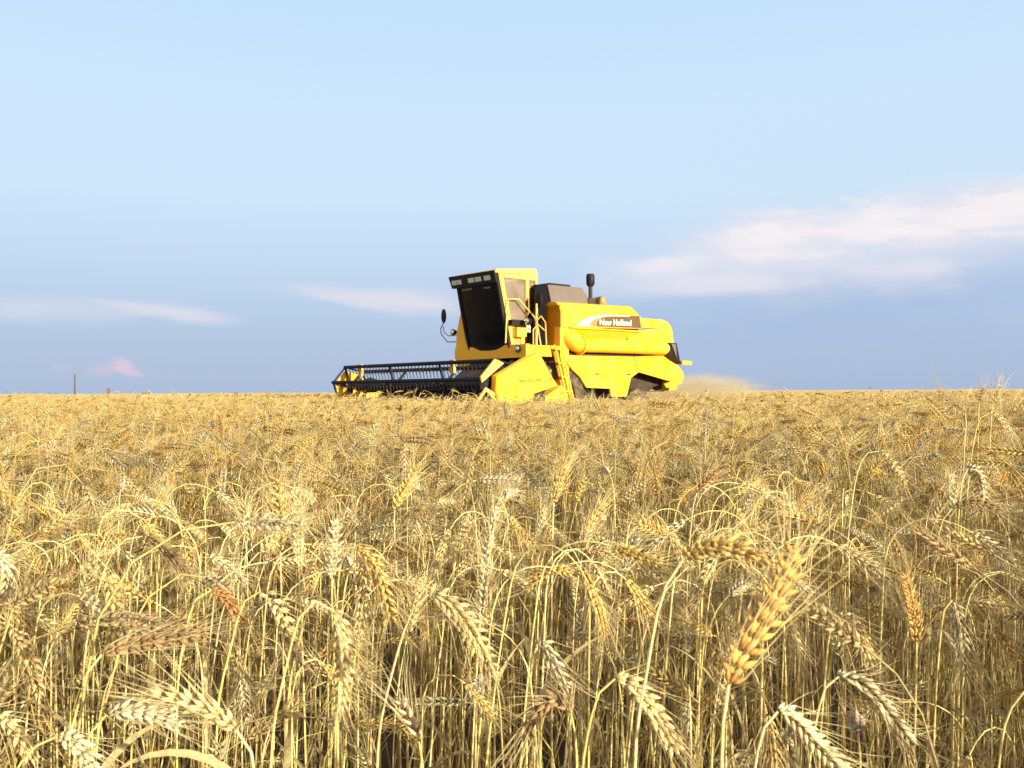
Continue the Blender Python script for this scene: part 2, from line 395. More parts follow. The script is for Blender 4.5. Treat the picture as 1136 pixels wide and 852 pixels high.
    MB().lathe([(0, -.02), (.06, -.02), (.06, .02), (0, .02)], (-1.78, 1.09, 3.25), 'y', 16).build('beacon', MT['amber'], ai)
    # --- cab
    cab = MB(); cab.box(.12, 1.05, -.55, .84, 2.02, 2.62, .02)
    cab.hexa([(.98, -.56, 2.1), (1.09, -.56, 2.1), (1.09, .84, 2.1), (.98, .84, 2.1), (1.0, -.56, 2.16), (1.12, -.56, 2.16), (1.12, .84, 2.16), (1.0, .84, 2.16)], .005)
    for y0, y1 in ((.80, .88), (-.62, -.56)):
        cab.hexa([(.94, y0, 2.1), (1.06, y0, 2.1), (1.06, y1, 2.1), (.94, y1, 2.1), (1.32, y0, 3.7), (1.44, y0, 3.7), (1.44, y1, 3.7), (1.32, y1, 3.7)], .01)
        cab.box(.50, .60, y0, y1 - .004, 2.6, 3.7, .01); cab.box(.22, .30, y0, y1, 2.0, 3.76, .01)
        cab.box(.3, 1.36, y0, y1 - .008, 3.60, 3.72, .01)
    cab = cab.build('cab', MT['cream'], root)
    MB().box(.20, .26, -.58, .82, 2.6, 3.68, .01).build('rear_wall', MT['soot'], cab)
    MB().hexa([(1.56, -.82, 3.69), (1.56, .90, 3.69), (.24, .90, 3.72), (.24, -.82, 3.72), (1.50, -.80, 3.77), (1.50, .87, 3.77), (.27, .87, 3.88), (.27, -.80, 3.88)], .03).build('roof', MT['cream'], cab)
    # front glass, bowed along its lower edge
    nb_ = 12
    front, back = [], []
    W = MB(); rows = []
    for j, (zt, x) in enumerate(((3.50, 1.44), (2.9, 1.31), (2.3, 1.165), (2.14, 1.125), (2.02, 1.08))):
        rr = []
        for i in range(nb_ + 1):
            u = i / nb_; yy = .86 - u * 1.46; bow = math.sin(u * math.pi)
            rr.append((x + .05 * bow, yy, zt - (.055 * bow if j >= 3 else 0)))
        rows.append(rr)
    def sheet(rows, th):
        w = MB(); A = [[w.b.verts.new(p) for p in r] for r in rows]; B = [[w.b.verts.new((p[0] - th, p[1], p[2])) for p in r] for r in rows]
        n, m_ = len(rows), len(rows[0])
        for i in range(n - 1):
            for j in range(m_ - 1):
                w.b.faces.new([A[i][j], A[i][j + 1], A[i + 1][j + 1], A[i + 1][j]]); w.b.faces.new([B[i][j], B[i + 1][j], B[i + 1][j + 1], B[i][j + 1]])
        for i in range(n - 1):
            w.b.faces.new([A[i][0], A[i + 1][0], B[i + 1][0], B[i][0]]); w.b.faces.new([A[i][-1], B[i][-1], B[i + 1][-1], A[i + 1][-1]])
        for j in range(m_ - 1):
            w.b.faces.new([A[0][j], B[0][j], B[0][j + 1], A[0][j + 1]]); w.b.faces.new([A[-1][j], A[-1][j + 1], B[-1][j + 1], B[-1][j]])
        return w
    ws = sheet(rows[:4], .012).build('windscreen', MT['dark_glass'], cab)
    sheet(rows[3:], .03).build('windscreen_skirt', K, cab)
    for y in (.86, -.60):
        MB().tube([(1.455, y, 3.54), (1.32, y, 2.9), (1.18, y, 2.3), (1.085, y, 2.0)], .038, 8).build('windscreen_frame', K, cab)
    vz = MB().hexa([(1.42, -.76, 3.47), (1.50, -.76, 3.47), (1.50, .87, 3.47), (1.42, .87, 3.47), (1.46, -.80, 3.745), (1.58, -.80, 3.745), (1.58, .88, 3.735), (1.46, .88, 3.735)], .012).build('visor', K, cab)
    for yy in (.60, .28, .02, -.43, -.62):
        w = .11 if yy > -.2 else .085
        wl = MB().hexa([(1.505, yy - w, 3.54), (1.535, yy - w, 3.54), (1.535, yy + w, 3.54), (1.505, yy + w, 3.54), (1.53, yy - w, 3.645), (1.56, yy - w, 3.645), (1.56, yy + w, 3.645), (1.53, yy + w, 3.645)], .01).build('work_light', MT['lampglass'], cab)
    for y0, y1, zz_ in ((.38, .62, 3.36), (-.42, -.05, 3.38)):
        xx = 1.44 + (zz_ - 3.50) * .2167 + .05 * math.sin((.86 - (y0 + y1) / 2) / 1.46 * math.pi)
        MB().hexa([(xx + .006, y0, zz_), (xx + .012, y0, zz_), (xx + .012, y1, zz_), (xx + .006, y1, zz_), (xx + .016, y0, zz_ + .045), (xx + .022, y0, zz_ + .045), (xx + .022, y1, zz_ + .045), (xx + .016, y1, zz_ + .045)]).build('sticker', MT['sticker'], cab)
    wp = MB().tube([(1.39, .2, 3.45), (1.33, -.05, 3.1), (1.26, -.3, 2.75)], .012, 6).build('wiper', K, cab)
    # side glazing
    dw = [(1.33, 3.60), (.60, 3.60), (.60, 2.62), (1.11, 2.62)]
    for y in (.835, -.59):
        MB().prism(dw, y - .006, y + .006).build('door_window', MT['dusty_glass'], cab, smooth=False)
        MB().prism([(.50, 3.60), (.30, 3.60), (.30, 2.62), (.50, 2.62)], y - .006, y + .006).build('quarter_window', MT['dusty_glass'], cab, smooth=False)
    MB().box(.56, .60, .878, .91, 2.85, 3.12, .01).build('door_handle', K, cab)
    sm = MB().box(.42, .85, -.25, .3, 2.62, 2.78, .05); sm.hexa([(.40, -.25, 2.7), (.55, -.25, 2.7), (.55, .3, 2.7), (.40, .3, 2.7), (.30, -.22, 3.35), (.42, -.22, 3.35), (.42, .27, 3.35), (.30, .27, 3.35)], .04)
    sm.build('seat', MT['seat'], cab)
    sw_ = MB().tube([(1.2, .05, 2.62), (1.02, .05, 2.95)], .04, 8)
    sw_.tube([(1.0 + .17 * math.cos(t) * .5, .05 + .19 * math.sin(t), 2.96 + .17 * math.cos(t) * .85) for t in [k * math.tau / 20 for k in range(21)]], .015, 6)
    sw_.build('steering_wheel', K, cab)
    # --- front right shoulder panel, platform and its things
    MB().prism([(-.5, 3.05), (-.80, 3.04), (-1.07, 2.87), (-1.2, 2.45), (-1.23, 2.1), (-1.17, 1.55), (-.62, 1.55), (-.5, 1.8)], .2, 1.02, axis='x', bev=.02).build('shoulder_panel', Y, root)
    pf = MB().box(1.0, 1.12, -1.15, 1.44, 1.77, 2.07, .015); pf.box(.02, 1.0, .84, 1.44, 1.96, 2.05, .01); pf.box(.3, 1.0, 1.40, 1.44, 1.80, 1.96, .01)
    pf.build('platform', Y, root)
    rl = MB()
    rl.tube([(1.28, .93, 2.10), (1.26, .95, 2.7), (1.22, .96, 3.10), (.90, .96, 3.12), (.46, 1.02, 2.72), (.38, 1.05, 2.45), (.34, 1.1, 2.05)], .017, 8)
    rl.tube([(.72, 1.36, 2.05), (.70, 1.36, 2.62), (.60, 1.38, 2.72), (.48, 1.40, 2.58), (.46, 1.41, 2.05)], .015, 8)
    rl.tube([(.56, 1.18, 2.05), (.56, 1.2, 3.02)], .028, 8)
    rl.tube([(.86, 1.40, 2.05), (.86, 1.40, 2.4), (.72, 1.41, 2.52), (.5, 1.39, 2.4)], .014, 8)
    rl.build('handrail', MT['cream'], root)
    MB().prism([(.46, 3.40), (.36, 3.50), (.10, 3.50), (.10, 2.08), (.62, 2.08), (.56, 2.75), (.46, 2.95)], .90, 1.02, bev=.02).build('intake_screen', MT['soot'], root)
    MB().box(.58, 1.16, .90, 1.02, 2.52, 2.64, .04).build('armrest_bar', K, root)
    MB().box(.74, 1.02, .86, 1.04, 2.26, 2.46, .02).build('toolbox', MT['green'], root)
    MB().lathe([(0, 0), (.06, 0), (.06, .14), (.03, .18), (0, .18)], (.70, 1.05, 2.36), 'z', 14).build('jug', MT['white'], root)
    def mirror(x, y, z, h, w, arm):
        mr_ = MB().loft([[(x - .03 * k, y + w * .5 * math.cos(t) * c, z + h * .5 * math.sin(t) * c) for t in [q * math.tau / 16 for q in range(16)]] for k, c in ((0, .9), (.4, 1.0), (1.4, 1.0), (2.0, .8))]).build('mirror', K, root)
        if arm: MB().tube(arm, .014, 6).build('mirror_arm', MT['steel'], mr_)
    mirror(.56, 1.24, 3.09, .37, .22, None); mirror(.54, 1.28, 2.62, .25, .16, [(.56, 1.2, 2.8), (.55, 1.26, 2.72)])
    mirror(1.02, -1.76, 2.91, .36, .16, [(1.0, -1.76, 2.74), (1.0, -1.88, 2.60), (1.0, -1.86, 2.46), (1.0, -1.60, 2.25), (1.0, -1.2, 2.24)])
    MB().tube([(1.0, -1.78, 2.66), (1.0, -1.74, 2.5), (1.0, -1.56, 2.40), (1.0, -1.2, 2.40)], .012, 6).build('mirror_stay', MT['steel'], root)
    for (x, y, z, r) in ((1.13, 1.2, 1.965, .075), (1.03, -.98, 1.99, .075), (1.02, -1.33, 2.48, .07), (.84, 1.2, 2.6, .085)):
        hl = MB().lathe([(0, -.10), (r * .7, -.10), (r * 1.1, -.01), (r * 1.1, .02), (0, .015)], (x + .02, y, z), 'x', 18).build('headlamp', K, root)
        MB().lathe([(0, 0), (r * .9, .0), (r * .6, .018), (0, .026)], (x + .042, y, z), 'x', 18).build('lens', MT['chrome'], hl)
    # --- feeder house
    MB().prism([(.5, 1.62), (1.0, 1.72), (2.05, 1.0), (2.05, .45), (.9, .75)], -.62, .62, bev=.02).build('feeder_house', D, root)
    MB().tube([(1.0, .85, 1.7), (1.9, .95, 1.05)], .05, 10).build('lift_cylinder', MT['steel'], root)
    MB().box(.25, .95, .9, 1.25, 1.35, 1.7, .03).build('gearbox', D, root)
    # --- ladder
    ld = MB()
    for xa, xb in ((.33, -.01), (.13, -.23)):
        ld.tube([(xa + .02, 1.54, 2.06), (xa, 1.58, 1.98), (xb, 1.66, .58)], .022, 8)
    for k in range(5):
        f = k / 4.3; z = 1.97 - f * 1.38; xo = .33 - .335 * f; yo = 1.58 + .08 * f
        ld.box(xo - .20, xo, yo - .10, yo + .03, z - .02, z + .02, .006)
    ld = ld.build('ladder', Y, root)
    MB().hexa([(-.23, 1.53, .58), (-.01, 1.53, .58), (-.01, 1.55, .58), (-.23, 1.55, .58), (.13, 1.45, 1.98), (.33, 1.45, 1.98), (.33, 1.47, 1.98), (.13, 1.47, 1.98)], .003).build('ladder_back', MT['rungback'], ld)
    # --- wheels
    def wheel(name, x, y, r, w, lugs):
        wr = MB().lathe([(r * .55, -w * .5), (r * .86, -w * .52), (r * .97, -w * .42), (r * .985, 0), (r * .97, w * .42), (r * .86, w * .52), (r * .55, w * .5)], (x, y, r), 'y', 56)
        for k in range(lugs):
            a_ = k * math.tau / lugs
            for sgn in (1, -1):
                a0 = a_ + (0 if sgn > 0 else math.pi / lugs)
                p = []
                for (yo, da) in ((0.0, 0), (w * .49, .16)):
                    for rr in (r * .93, r * 1.02):
                        for dt in (-.035, .035):
                            aa = a0 + da + dt
                            p.append((x + rr * math.cos(aa), y + sgn * yo, r + rr * math.sin(aa)))
                wr.hexa([p[0], p[1], p[5], p[4], p[2], p[3], p[7], p[6]], 0)
        wr = wr.build(name, MT['rubber'], root)
        MB().lathe([(0, -.04), (.14, -.05), (.16, .02), (r * .45, .06), (r * .56, w * .35), (r * .6, w * .42), (r * .6, w * .36), (r * .5, -w * .1), (0, -.08)], (x, y + (.02 if y > 0 else -.02), r), 'y', 36).build('rim', Y, wr)
    wheel('front_wheel', -.08, 1.10, .85, .5, 22); wheel('front_wheel', -.08, -1.10, .85, .5, 22)
    wheel('rear_wheel', -2.9, 1.10, .53, .34, 18); wheel('rear_wheel', -2.9, -1.10, .53, .34, 18)
    # --- header: trough, end shields, dividers
    hd = MB(); hd.box(1.98, 2.06, -3.0, 2.95, .30, 1.17, .01); hd.prism([(2.0, .28), (2.9, .16), (2.92, .2), (2.0, .36)], -3.0, 2.95); hd.box(1.9, 1.98, -3.0, 2.95, 1.08, 1.2, .02)
    hd = hd.build('header_trough', K, root)
    MB().tube([(2.42, -2.98, .62), (2.42, 2.93, .62)], .2, 20).build('feed_auger', D, hd)
    fl = MB()
    for sgn, y0, y1 in ((1, -2.95, -.5), (-1, 2.9, .5)):
        for k in range(26):
            t0, t1 = k / 26, (k + 1) / 26
            q = []
            for t in (t0, t1):
                an = sgn * t * 4 * math.tau; yy = y0 + (y1 - y0) * t
                q.append([(2.42 + rr * math.cos(an), yy, .62 + rr * math.sin(an)) for rr in (.19, .29)])
            fl.hexa([q[0][0], q[0][1], q[1][1], q[1][0]] + [(p[0], p[1] + .008, p[2]) for p in (q[0][0], q[0][1], q[1][1], q[1][0])], 0)
    fl.build('auger_flight', MT['steel'], hd)
    kn = MB()
    for k in range(76):
        yy = -2.95 + k * .077
        kn.prism([(2.88, yy - .02), (3.02, yy), (2.88, yy + .02)], .15, .165, axis='z')
    kn.build('knife_guards', MT['steel'], hd)
    sh = [(2.26, 1.79), (2.58, 1.69), (3.38, 1.315), (3.40, 1.05), (3.34, .78), (3.05, .55), (2.50, .58), (2.42, .95), (1.73, 1.12), (1.88, 1.27)]
    s_ = MB()
    inner = [(2.60 + (x - 2.60) * .97, 1.17 + (z - 1.17) * .97) for x, z in sh]
    s_.loft([[(x, 2.90, z) for x, z in inner], [(x - .0, 3.06, z) for x, z in sh], [(2.6 + (x - 2.6) * .96, 3.10, 1.17 + (z - 1.17) * .96) for x, z in sh]], .010)
    s_ = s_.build('end_shield', Y, root)
    text('shield_lettering', 'NEW HOLLAND', .088, (2.84, 3.103, 1.175), (-1, 0, .05), (.05, 0, 1), MT['redletter'], s_, bold=.0015, width=1.0)
    MB().prism([(3.30, 1.28), (2.2, 1.32), (2.2, 1.312), (3.30, 1.272)], 3.101, 3.104).build('crease', MT['amber'], s_, smooth=False)
    lt = MB()
    for x, z in ((1.98, 1.42), (1.96, 1.25), (2.9, .9)):
        lt.lathe([(0, -.01), (.03, -.01), (.03, .012), (0, .012)], (x, 3.105, z), 'y', 12)
    lt.build('latch', MT['steel'], s_)
    MB().prism([(2.05, .84), (1.48, 1.13), (1.30, .95), (1.28, .45), (2.05, .45)], 2.7, 2.92, bev=.012).build('corner_shield', Y, root)
    MB().prism([(1.98, 1.2), (2.6, 1.5), (3.1, 1.5), (3.58, 1.24), (3.60, 1.0), (3.5, .6), (3.2, .3), (1.98, .3)], 2.80, 2.84, bev=.006).build('end_wall', K, root)
    MB().prism([(1.95, 1.27), (2.7, 1.36), (3.05, 1.46), (3.26, 1.2), (3.28, .7), (3.1, .3), (1.98, .3)], -3.10, -3.02, bev=.008).build('end_wall', Y, root)
    MB().prism([(3.27, 1.64), (3.63, 1.29), (3.60, 1.18), (3.34, 1.36), (3.04, 1.56)], 2.86, 2.90, bev=.006).build('reel_guard', MT['cream'], root)
    for y, m_ in ((2.98, MT['cream']),):
        dv = MB().tube([(3.0, y, .75), (3.58, y, 1.05), (3.95, y, .62), (4.25, y, .25)], .035, 10, [.05, .04, .035, .02])
        dv.tube([(3.58, y, 1.05), (3.3, y + .06, .75), (3.1, y + .08, .45)], .03, 8)
        dv.build('crop_divider', m_, root)
    # --- reel
    cx, cz, rr = 3.0, 1.14, .50
    reel = MB().tube([(cx, -2.9, cz), (cx, 2.85, cz)], .075, 18).build('reel', K, root)
    angs = [R_(72 + 60 * k) for k in range(6)]
    for a_ in angs:
        x, z = cx + rr * math.cos(a_), cz + rr * math.sin(a_)
        rb = MB().tube([(x, -2.92, z), (x, 2.86, z)], .042, 10).build('reel_bar', K, reel)
        tn = MB()
        for k in range(44):
            yy = -2.85 + k * .131
            tn.tube([(x, yy, z), (x - .01, yy, z - .06), (x - .04, yy, z - .14), (x - .05, yy, z - .19)], .010, 5)
        tn.build('tines', MT['tine'], reel)
    for y in (-2.9, -.98, .92, 2.84):
        sp = MB()
        for a_ in angs:
            sp.hexa([(cx + q * math.cos(a_) - e * math.sin(a_), y + d, cz + q * math.sin(a_) + e * math.cos(a_)) for d in (-.012, .012) for q, e in ((.05, -.035), (rr, -.025), (rr, .025), (.05, .035))], 0)
        for k in range(6 if abs(y) > 2 else 0):
            p, q = angs[k], angs[(k + 1) % 6]
            sp.tube([(cx + rr * math.cos(p), y, cz + rr * math.sin(p)), (cx + rr * math.cos(q), y, cz + rr * math.sin(q))], .022, 6)
        sp.build('reel_spider', K, reel)
    MB().prism([(cx + .40 * math.cos(a_), cz + .40 * math.sin(a_)) for a_ in angs], -2.985, -2.965).build('reel_end_plate', Y, reel, smooth=False)
    for y in (-2.5, 1.15):
        ang = angs[0]
        x, z = cx + (rr - .08) * math.cos(R_(95)), cz + (rr - .08) * math.sin(R_(95))
        MB().box(x - .03, x + .03, y - .07, y + .07, z - .16, z + .12, .01).build('bar_bracket', MT['cream'], reel)
    for y in (2.78, -2.95):
        MB().tube([(1.95, y, 1.2), (2.4, y, 1.34), (cx, y, cz)], .045, 8).build('reel_arm', K, root)
    return root
combine()

# ------------------------------------------------------------------ wheat
rng = np.random.default_rng(7)

def nrm(v): return v / np.maximum(np.linalg.norm(v, axis=-1, keepdims=True), 1e-9)

class Geo:
    def __init__(s): s.v, s.q, s.c, s.n = [], [], [], 0
    def add(s, v, q, c):
        v = np.asarray(v, float); c = np.broadcast_to(np.asarray(c, float), v.shape)
        s.v.append(v); s.q.append(np.asarray(q, np.int64) + s.n); s.c.append(c); s.n += len(v)
    def get(s):
        if not s.v: return np.zeros((0, 3)), np.zeros((0, 4), np.int64), np.zeros((0, 3))
        return np.concatenate(s.v), np.concatenate(s.q), np.concatenate(s.c)

def ring_quads(nr, ns):
    i = np.arange(nr - 1)[:, None]; j = np.arange(ns)[None, :]
    a = i * ns + j; b = i * ns + (j + 1) % ns
    return np.stack([a, b, b + ns, a + ns], -1).reshape(-1, 4)

def spindles(o, d, ln, rad, ts, rs, ns, cols, bend=None, flat=1.0, u=None):
    """many tapered bodies at once; cols (M,3) or (M,nr,3)"""
    M_ = len(o); d = nrm(d)
    if u is None: u = np.cross(d, np.array([.31, .77, .55]))
    u = nrm(u - d * (u * d).sum(-1, keepdims=True)); w = np.cross(d, u)
    ts, rs = np.asarray(ts), np.asarray(rs); nr = len(ts)
    th = np.arange(ns) * math.tau / ns + .3
    ax = o[:, None] + d[:, None] * (ln[:, None] * ts)[..., None]
    if bend is not None: ax = ax + bend[:, None] * (ts ** 2)[None, :, None]
    off = u[:, None] * np.cos(th)[None, :, None] + w[:, None] * (np.sin(th) * flat)[None, :, None]
    V = ax[:, :, None] + off[:, None] * (rad[:, None] * rs)[:, :, None, None]
    cols = np.asarray(cols, float)
    if cols.ndim == 2: cols = np.repeat(cols[:, None], nr, 1)
    cc = np.repeat(cols[:, :, None], ns, 2)
    rq = ring_quads(nr, ns)
    q = (rq[None] + (np.arange(M_) * nr * ns)[:, None, None]).reshape(-1, 4)
    return V.reshape(-1, 3), q, cc.reshape(-1, 3)

def path_frames(P):
    T = nrm(np.gradient(P, axis=0))
    N = np.zeros_like(P)
    n = np.cross(T[0], [0.0, 1.0, 0.0]); n = n if np.linalg.norm(n) > .1 else np.cross(T[0], [1.0, 0, 0])
    for i in range(len(P)):
        n = n - T[i] * n.dot(T[i]); n = n / np.linalg.norm(n); N[i] = n
    return T, N, np.cross(T, N)

def resample(P, step_n):
    s = np.r_[0, np.cumsum(np.linalg.norm(np.diff(P, axis=0), axis=1))]
    t = np.linspace(0, s[-1], step_n)
    return np.stack([np.interp(t, s, P[:, k]) for k in range(3)], 1), s[-1]

def smooth_path(pts, n=60):
    P = np.asarray(pts, float); m_ = len(P)
    E = np.vstack([2 * P[0] - P[1], P, 2 * P[-1] - P[-2]])
    out = []
    for i in range(m_ - 1):
        p0, p1, p2, p3 = E[i:i + 4]
        for t in np.linspace(0, 1, 14, endpoint=False):
            out.append(.5 * (2 * p1 + (p2 - p0) * t + (2 * p0 - 5 * p1 + 4 * p2 - p3) * t * t + (3 * p1 - p0 - 3 * p2 + p3) * t ** 3))
    out.append(P[-1])
    Q, _ = resample(np.array(out), 160)
    for _k in range(12): Q[1:-1] = (Q[:-2] + 2 * Q[1:-1] + Q[2:]) / 4
    return Q

STRAW = np.array([.56, .42, .17]); STEM = np.array([.67, .55, .24])
EARC = {'amber': (.70, .43, .125), 'golden': (.66, .46, .15), 'straw': (.68, .54, .26), 'pale': (.74, .63, .38), 'greyish': (.54, .47, .31), 'brown': (.32, .22, .105), 'rust': (.40, .19, .07)}

def stalk_geo(P, ear_len, rg, lod, ear=(.52, .35, .13), with_leaf=True, fat=1.0, low_cut=0.0, spread=1.15):
    """P: path from the ground to the tip of the ear. lod 0 close up .. 3 far. Returns {'stem','ear','awn','leaf'}"""
    G = {k: Geo() for k in ('stem', 'ear', 'awn', 'leaf')}
    nP = (60, 36, 22, 12)[lod]
    s = np.r_[0, np.cumsum(np.linalg.norm(np.diff(P, axis=0), axis=1))]; tot = s[-1]; sb = tot - ear_len
    def at(t): return np.stack([np.interp(t, s, P[:, k]) for k in range(3)], -1)
    # stem
    ns, sides = ((34, 7), (12, 4), (7, 3), (4, 3))[lod]
    t0 = low_cut * sb
    tt = t0 + (sb - t0) * np.linspace(0, 1, ns) ** (.6 if lod else .8)
    SP = at(tt); T, N, B = path_frames(SP)
    thick = (1.0, 1.0, 1.25, 2.0)[lod]
    rad = np.interp(np.linspace(0, 1, ns), [0, .5, .9, 1], [.0019, .0015, .0010, .00095]) * thick
    th = np.arange(sides) * math.tau / sides
    V = SP[:, None] + (N[:, None] * np.cos(th)[None, :, None] + B[:, None] * np.sin(th)[None, :, None]) * rad[:, None, None]
    stc = STEM * rg.uniform(.85, 1.12) * np.array([1, rg.uniform(.94, 1.04), rg.uniform(.75, 1.15)])
    cc = np.repeat((stc[None] * rg.uniform(.93, 1.06, (ns, 1)))[:, None], sides, 1)
    G['stem'].add(V.reshape(-1, 3), ring_quads(ns, sides), cc.reshape(-1, 3))
    if lod == 0:      # nodes
        for h in (.3, .58):
            o = at(np.array([sb * h])); d = nrm(at(np.array([sb * h + .01])) - o)
            v, q, c = spindles(o - d * .004, d, np.array([.008]), np.array([.0029]), [0, .3, .7, 1], [.6, 1, 1, .6], 7, (stc * .7)[None])
            G['stem'].add(v, q, c)
    ear = np.asarray(ear, float)
    # ear
    EP, _ = resample(at(np.linspace(sb, tot, 40)), 40); Te, Ne, Be = path_frames(EP)
    tw = rg.uniform(0, math.tau)
    def earframe(f):
        i = np.clip(f * 39, 0, 39)
        g = lambda A: np.stack([np.interp(i, np.arange(40), A[:, k]) for k in range(3)], -1)
        p, t, n, b_ = g(EP), nrm(g(Te)), nrm(g(Ne)), nrm(g(Be))
        a = tw + f * .5
        side = n * np.cos(a)[:, None] + b_ * np.sin(a)[:, None]
        return p, t, nrm(side), nrm(np.cross(t, side))
    if lod <= 1:
        m_ = int(round(ear_len / (.0052 if lod == 0 else .0052)))
        f = (np.arange(m_) + .4) / m_ * .97
        p, t, side, face = earframe(f)
        sg = np.where(np.arange(m_) % 2 == 0, 1.0, -1.0)[:, None]
        side = side * sg
        size = np.interp(f, [0, .12, .5, .85, 1], [.62, .95, 1.0, .85, .6]) * fat * (ear_len / .09) ** .3
        jit = lambda a=.08: rg.normal(0, a, (m_, 3))
        vcol = ear[None] * rg.uniform(.72, 1.15, (m_, 1)) * (1 + rg.normal(0, .03, (m_, 3)))
        florets = [(side * .0014, t * .90 + side * .40 * spread, .95), (side * .0012 + face * .0030, t * .88 + side * .40 * spread + face * .40 * spread, 1.0), (side * .0012 - face * .0030, t * .88 + side * .40 * spread - face * .40 * spread, 1.0)]
        if lod == 1: florets = florets[1:]
        for k, (of, d, sz) in enumerate(florets):
            o = p + of * size[:, None]; dd = nrm(d + jit())
            ln = .0118 * size * sz * rg.uniform(.9, 1.1, m_); rd = .0026 * size * sz * (1.28 if lod == 1 else 1.0)
            if lod == 0: ts, rs, sd = [0, .12, .35, .62, .85, 1], [.35, .75, 1, .85, .45, .08], 7
            else: ts, rs, sd = [0, .35, 1], [.5, 1, .05], 4
            grad = np.interp(ts, [0, .3, 1], [.62, 1.0, 1.1])  # darker bases: glume brown plus shade of the gaps put into the colour
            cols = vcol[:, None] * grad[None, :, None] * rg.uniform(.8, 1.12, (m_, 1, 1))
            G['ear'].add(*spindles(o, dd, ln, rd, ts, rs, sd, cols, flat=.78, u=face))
            if True:      # awns
                keep = rg.random(m_) < (.9, .6)[lod]
                oo = (o + dd * ln[:, None] * .93)[keep]
                ad = nrm(t * rg.uniform(.9, 1.25, (m_, 1)) + side * rg.uniform(.15, .5, (m_, 1)) + face * (.22 if k == 1 else -.22) * rg.uniform(.2, 1.6, (m_, 1)) + jit(.10))[keep]
                al = (rg.uniform(.034, .062, m_) * np.interp(f, [0, .3, 1], [.7, 1, .9]))[keep]
                bend = (side[keep] * rg.normal(.004, .006, (keep.sum(), 1)) + rg.normal(0, .004, (keep.sum(), 3)))
                ac = (ear * .35 + np.array([.79, .67, .36]) * .65)[None] * rg.uniform(.85, 1.12, (keep.sum(), 1))
                if lod == 0: a = ([0, .3, .65, 1], [1, .85, .6, .15], 3, .00042)
                else: a = ([0, 1], [1, .25], 3, .00046)
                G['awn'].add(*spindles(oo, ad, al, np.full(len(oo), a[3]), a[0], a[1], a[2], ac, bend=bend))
    elif lod == 2:
        m_ = 9; f = (np.arange(m_) + .3) / m_ * .95
        p, t, side, face = earframe(f); sg = np.where(np.arange(m_) % 2 == 0, 1.0, -1.0)[:, None]
        cols = np.repeat((ear[None] * rg.uniform(.8, 1.15, (m_, 1)))[:, None], 3, 1) * np.array([.75, 1, 1.1])[None, :, None]  # dark bases again carry glume brown and painted gap shade
        G['ear'].add(*spindles(p, t + side * sg * .28, np.full(m_, .0165), np.full(m_, .0050) * np.interp(f, [0, .5, 1], [.8, 1, .7]), [0, .4, 1], [.5, 1, .1], 4, cols))
        k = 8; f = rg.random(k); p, t, side, face = earframe(f)
        ad = t + side * rg.uniform(-.5, .5, (k, 1)) + face * rg.uniform(-.3, .3, (k, 1))
        G['awn'].add(*spindles(p, ad, rg.uniform(.035, .06, k), np.full(k, .0006), [0, 1], [1, .2], 3, np.tile((ear * .4 + np.array([.79, .67, .36]) * .6), (k, 1))))
    else:
        fr = np.array([0, .25, .7, 1.0]); p, t, side, face = earframe(fr)
        o = p[:1]; V = []
        rr = np.array([.004, .0085, .007, .001])
        th = np.arange(4) * math.tau / 4
        V = p[:, None] + (side[:, None] * np.cos(th)[None, :, None] + face[:, None] * np.sin(th)[None, :, None]) * rr[:, None, None]
        G['ear'].add(V.reshape(-1, 3), ring_quads(4, 4), ear)
        G['awn'].add(*spindles(p[[1, 2, 3]], t[[1, 2, 3]] + side[[1, 2, 3]] * np.array([[.3], [-.3], [0]]), np.full(3, .045), np.full(3, .0018), [0, 1], [1, .15], 3, np.tile(ear * .5 + np.array([.79, .67, .36]) * .5, (3, 1))))
    # dry leaves
    nl = (int(rg.random() < .45), int(rg.random() < .7), int(rg.random() < .5), 0)[lod] if with_leaf else 0
    for _ in range(nl):
        h = rg.uniform(.35, .8); o = at(np.array([sb * h]))[0]; az = rg.uniform(0, math.tau)
        ns_ = (12, 7, 4)[lod]
        tt_ = np.linspace(0, 1, ns_); L_ = rg.uniform(.10, .22); droop = rg.uniform(.6, 2.6)
        ang = R_(rg.uniform(15, 45)) + droop * tt_ ** 1.3
        ds = L_ / (ns_ - 1)
        r_ = np.r_[0, np.cumsum(np.sin(ang[:-1]) * ds)]; z_ = np.r_[0, np.cumsum(np.cos(ang[:-1]) * ds)]
        cpt = o + np.stack([r_ * math.cos(az), r_ * math.sin(az), z_], 1)
        wv = np.array([-math.sin(az), math.cos(az), 0.0]); twist = rg.uniform(-2.5, 2.5) * tt_
        nv = np.stack([np.cos(ang) * math.cos(az), np.cos(ang) * math.sin(az), -np.sin(ang)], 1)
        wd = wv[None] * np.cos(twist)[:, None] + nv * np.sin(twist)[:, None]
        hw = .0045 * np.interp(tt_, [0, .2, .6, 1], [.5, 1, .7, .05]) * (1.0, 1.0, 1.3)[lod]
        A, B_ = cpt - wd * hw[:, None], cpt + wd * hw[:, None]
        V = np.stack([A, cpt + nv * .0012, B_], 1).reshape(-1, 3)
        i = np.arange(ns_ - 1)[:, None] * 3 + np.arange(2)[None]
        q = np.stack([i, i + 1, i + 4, i + 3], -1).reshape(-1, 4)
        G['leaf'].add(V, q, np.array([.52, .42, .21]) * rg.uniform(.7, 1.15))
    return {k: g.get() for k, g in G.items()}

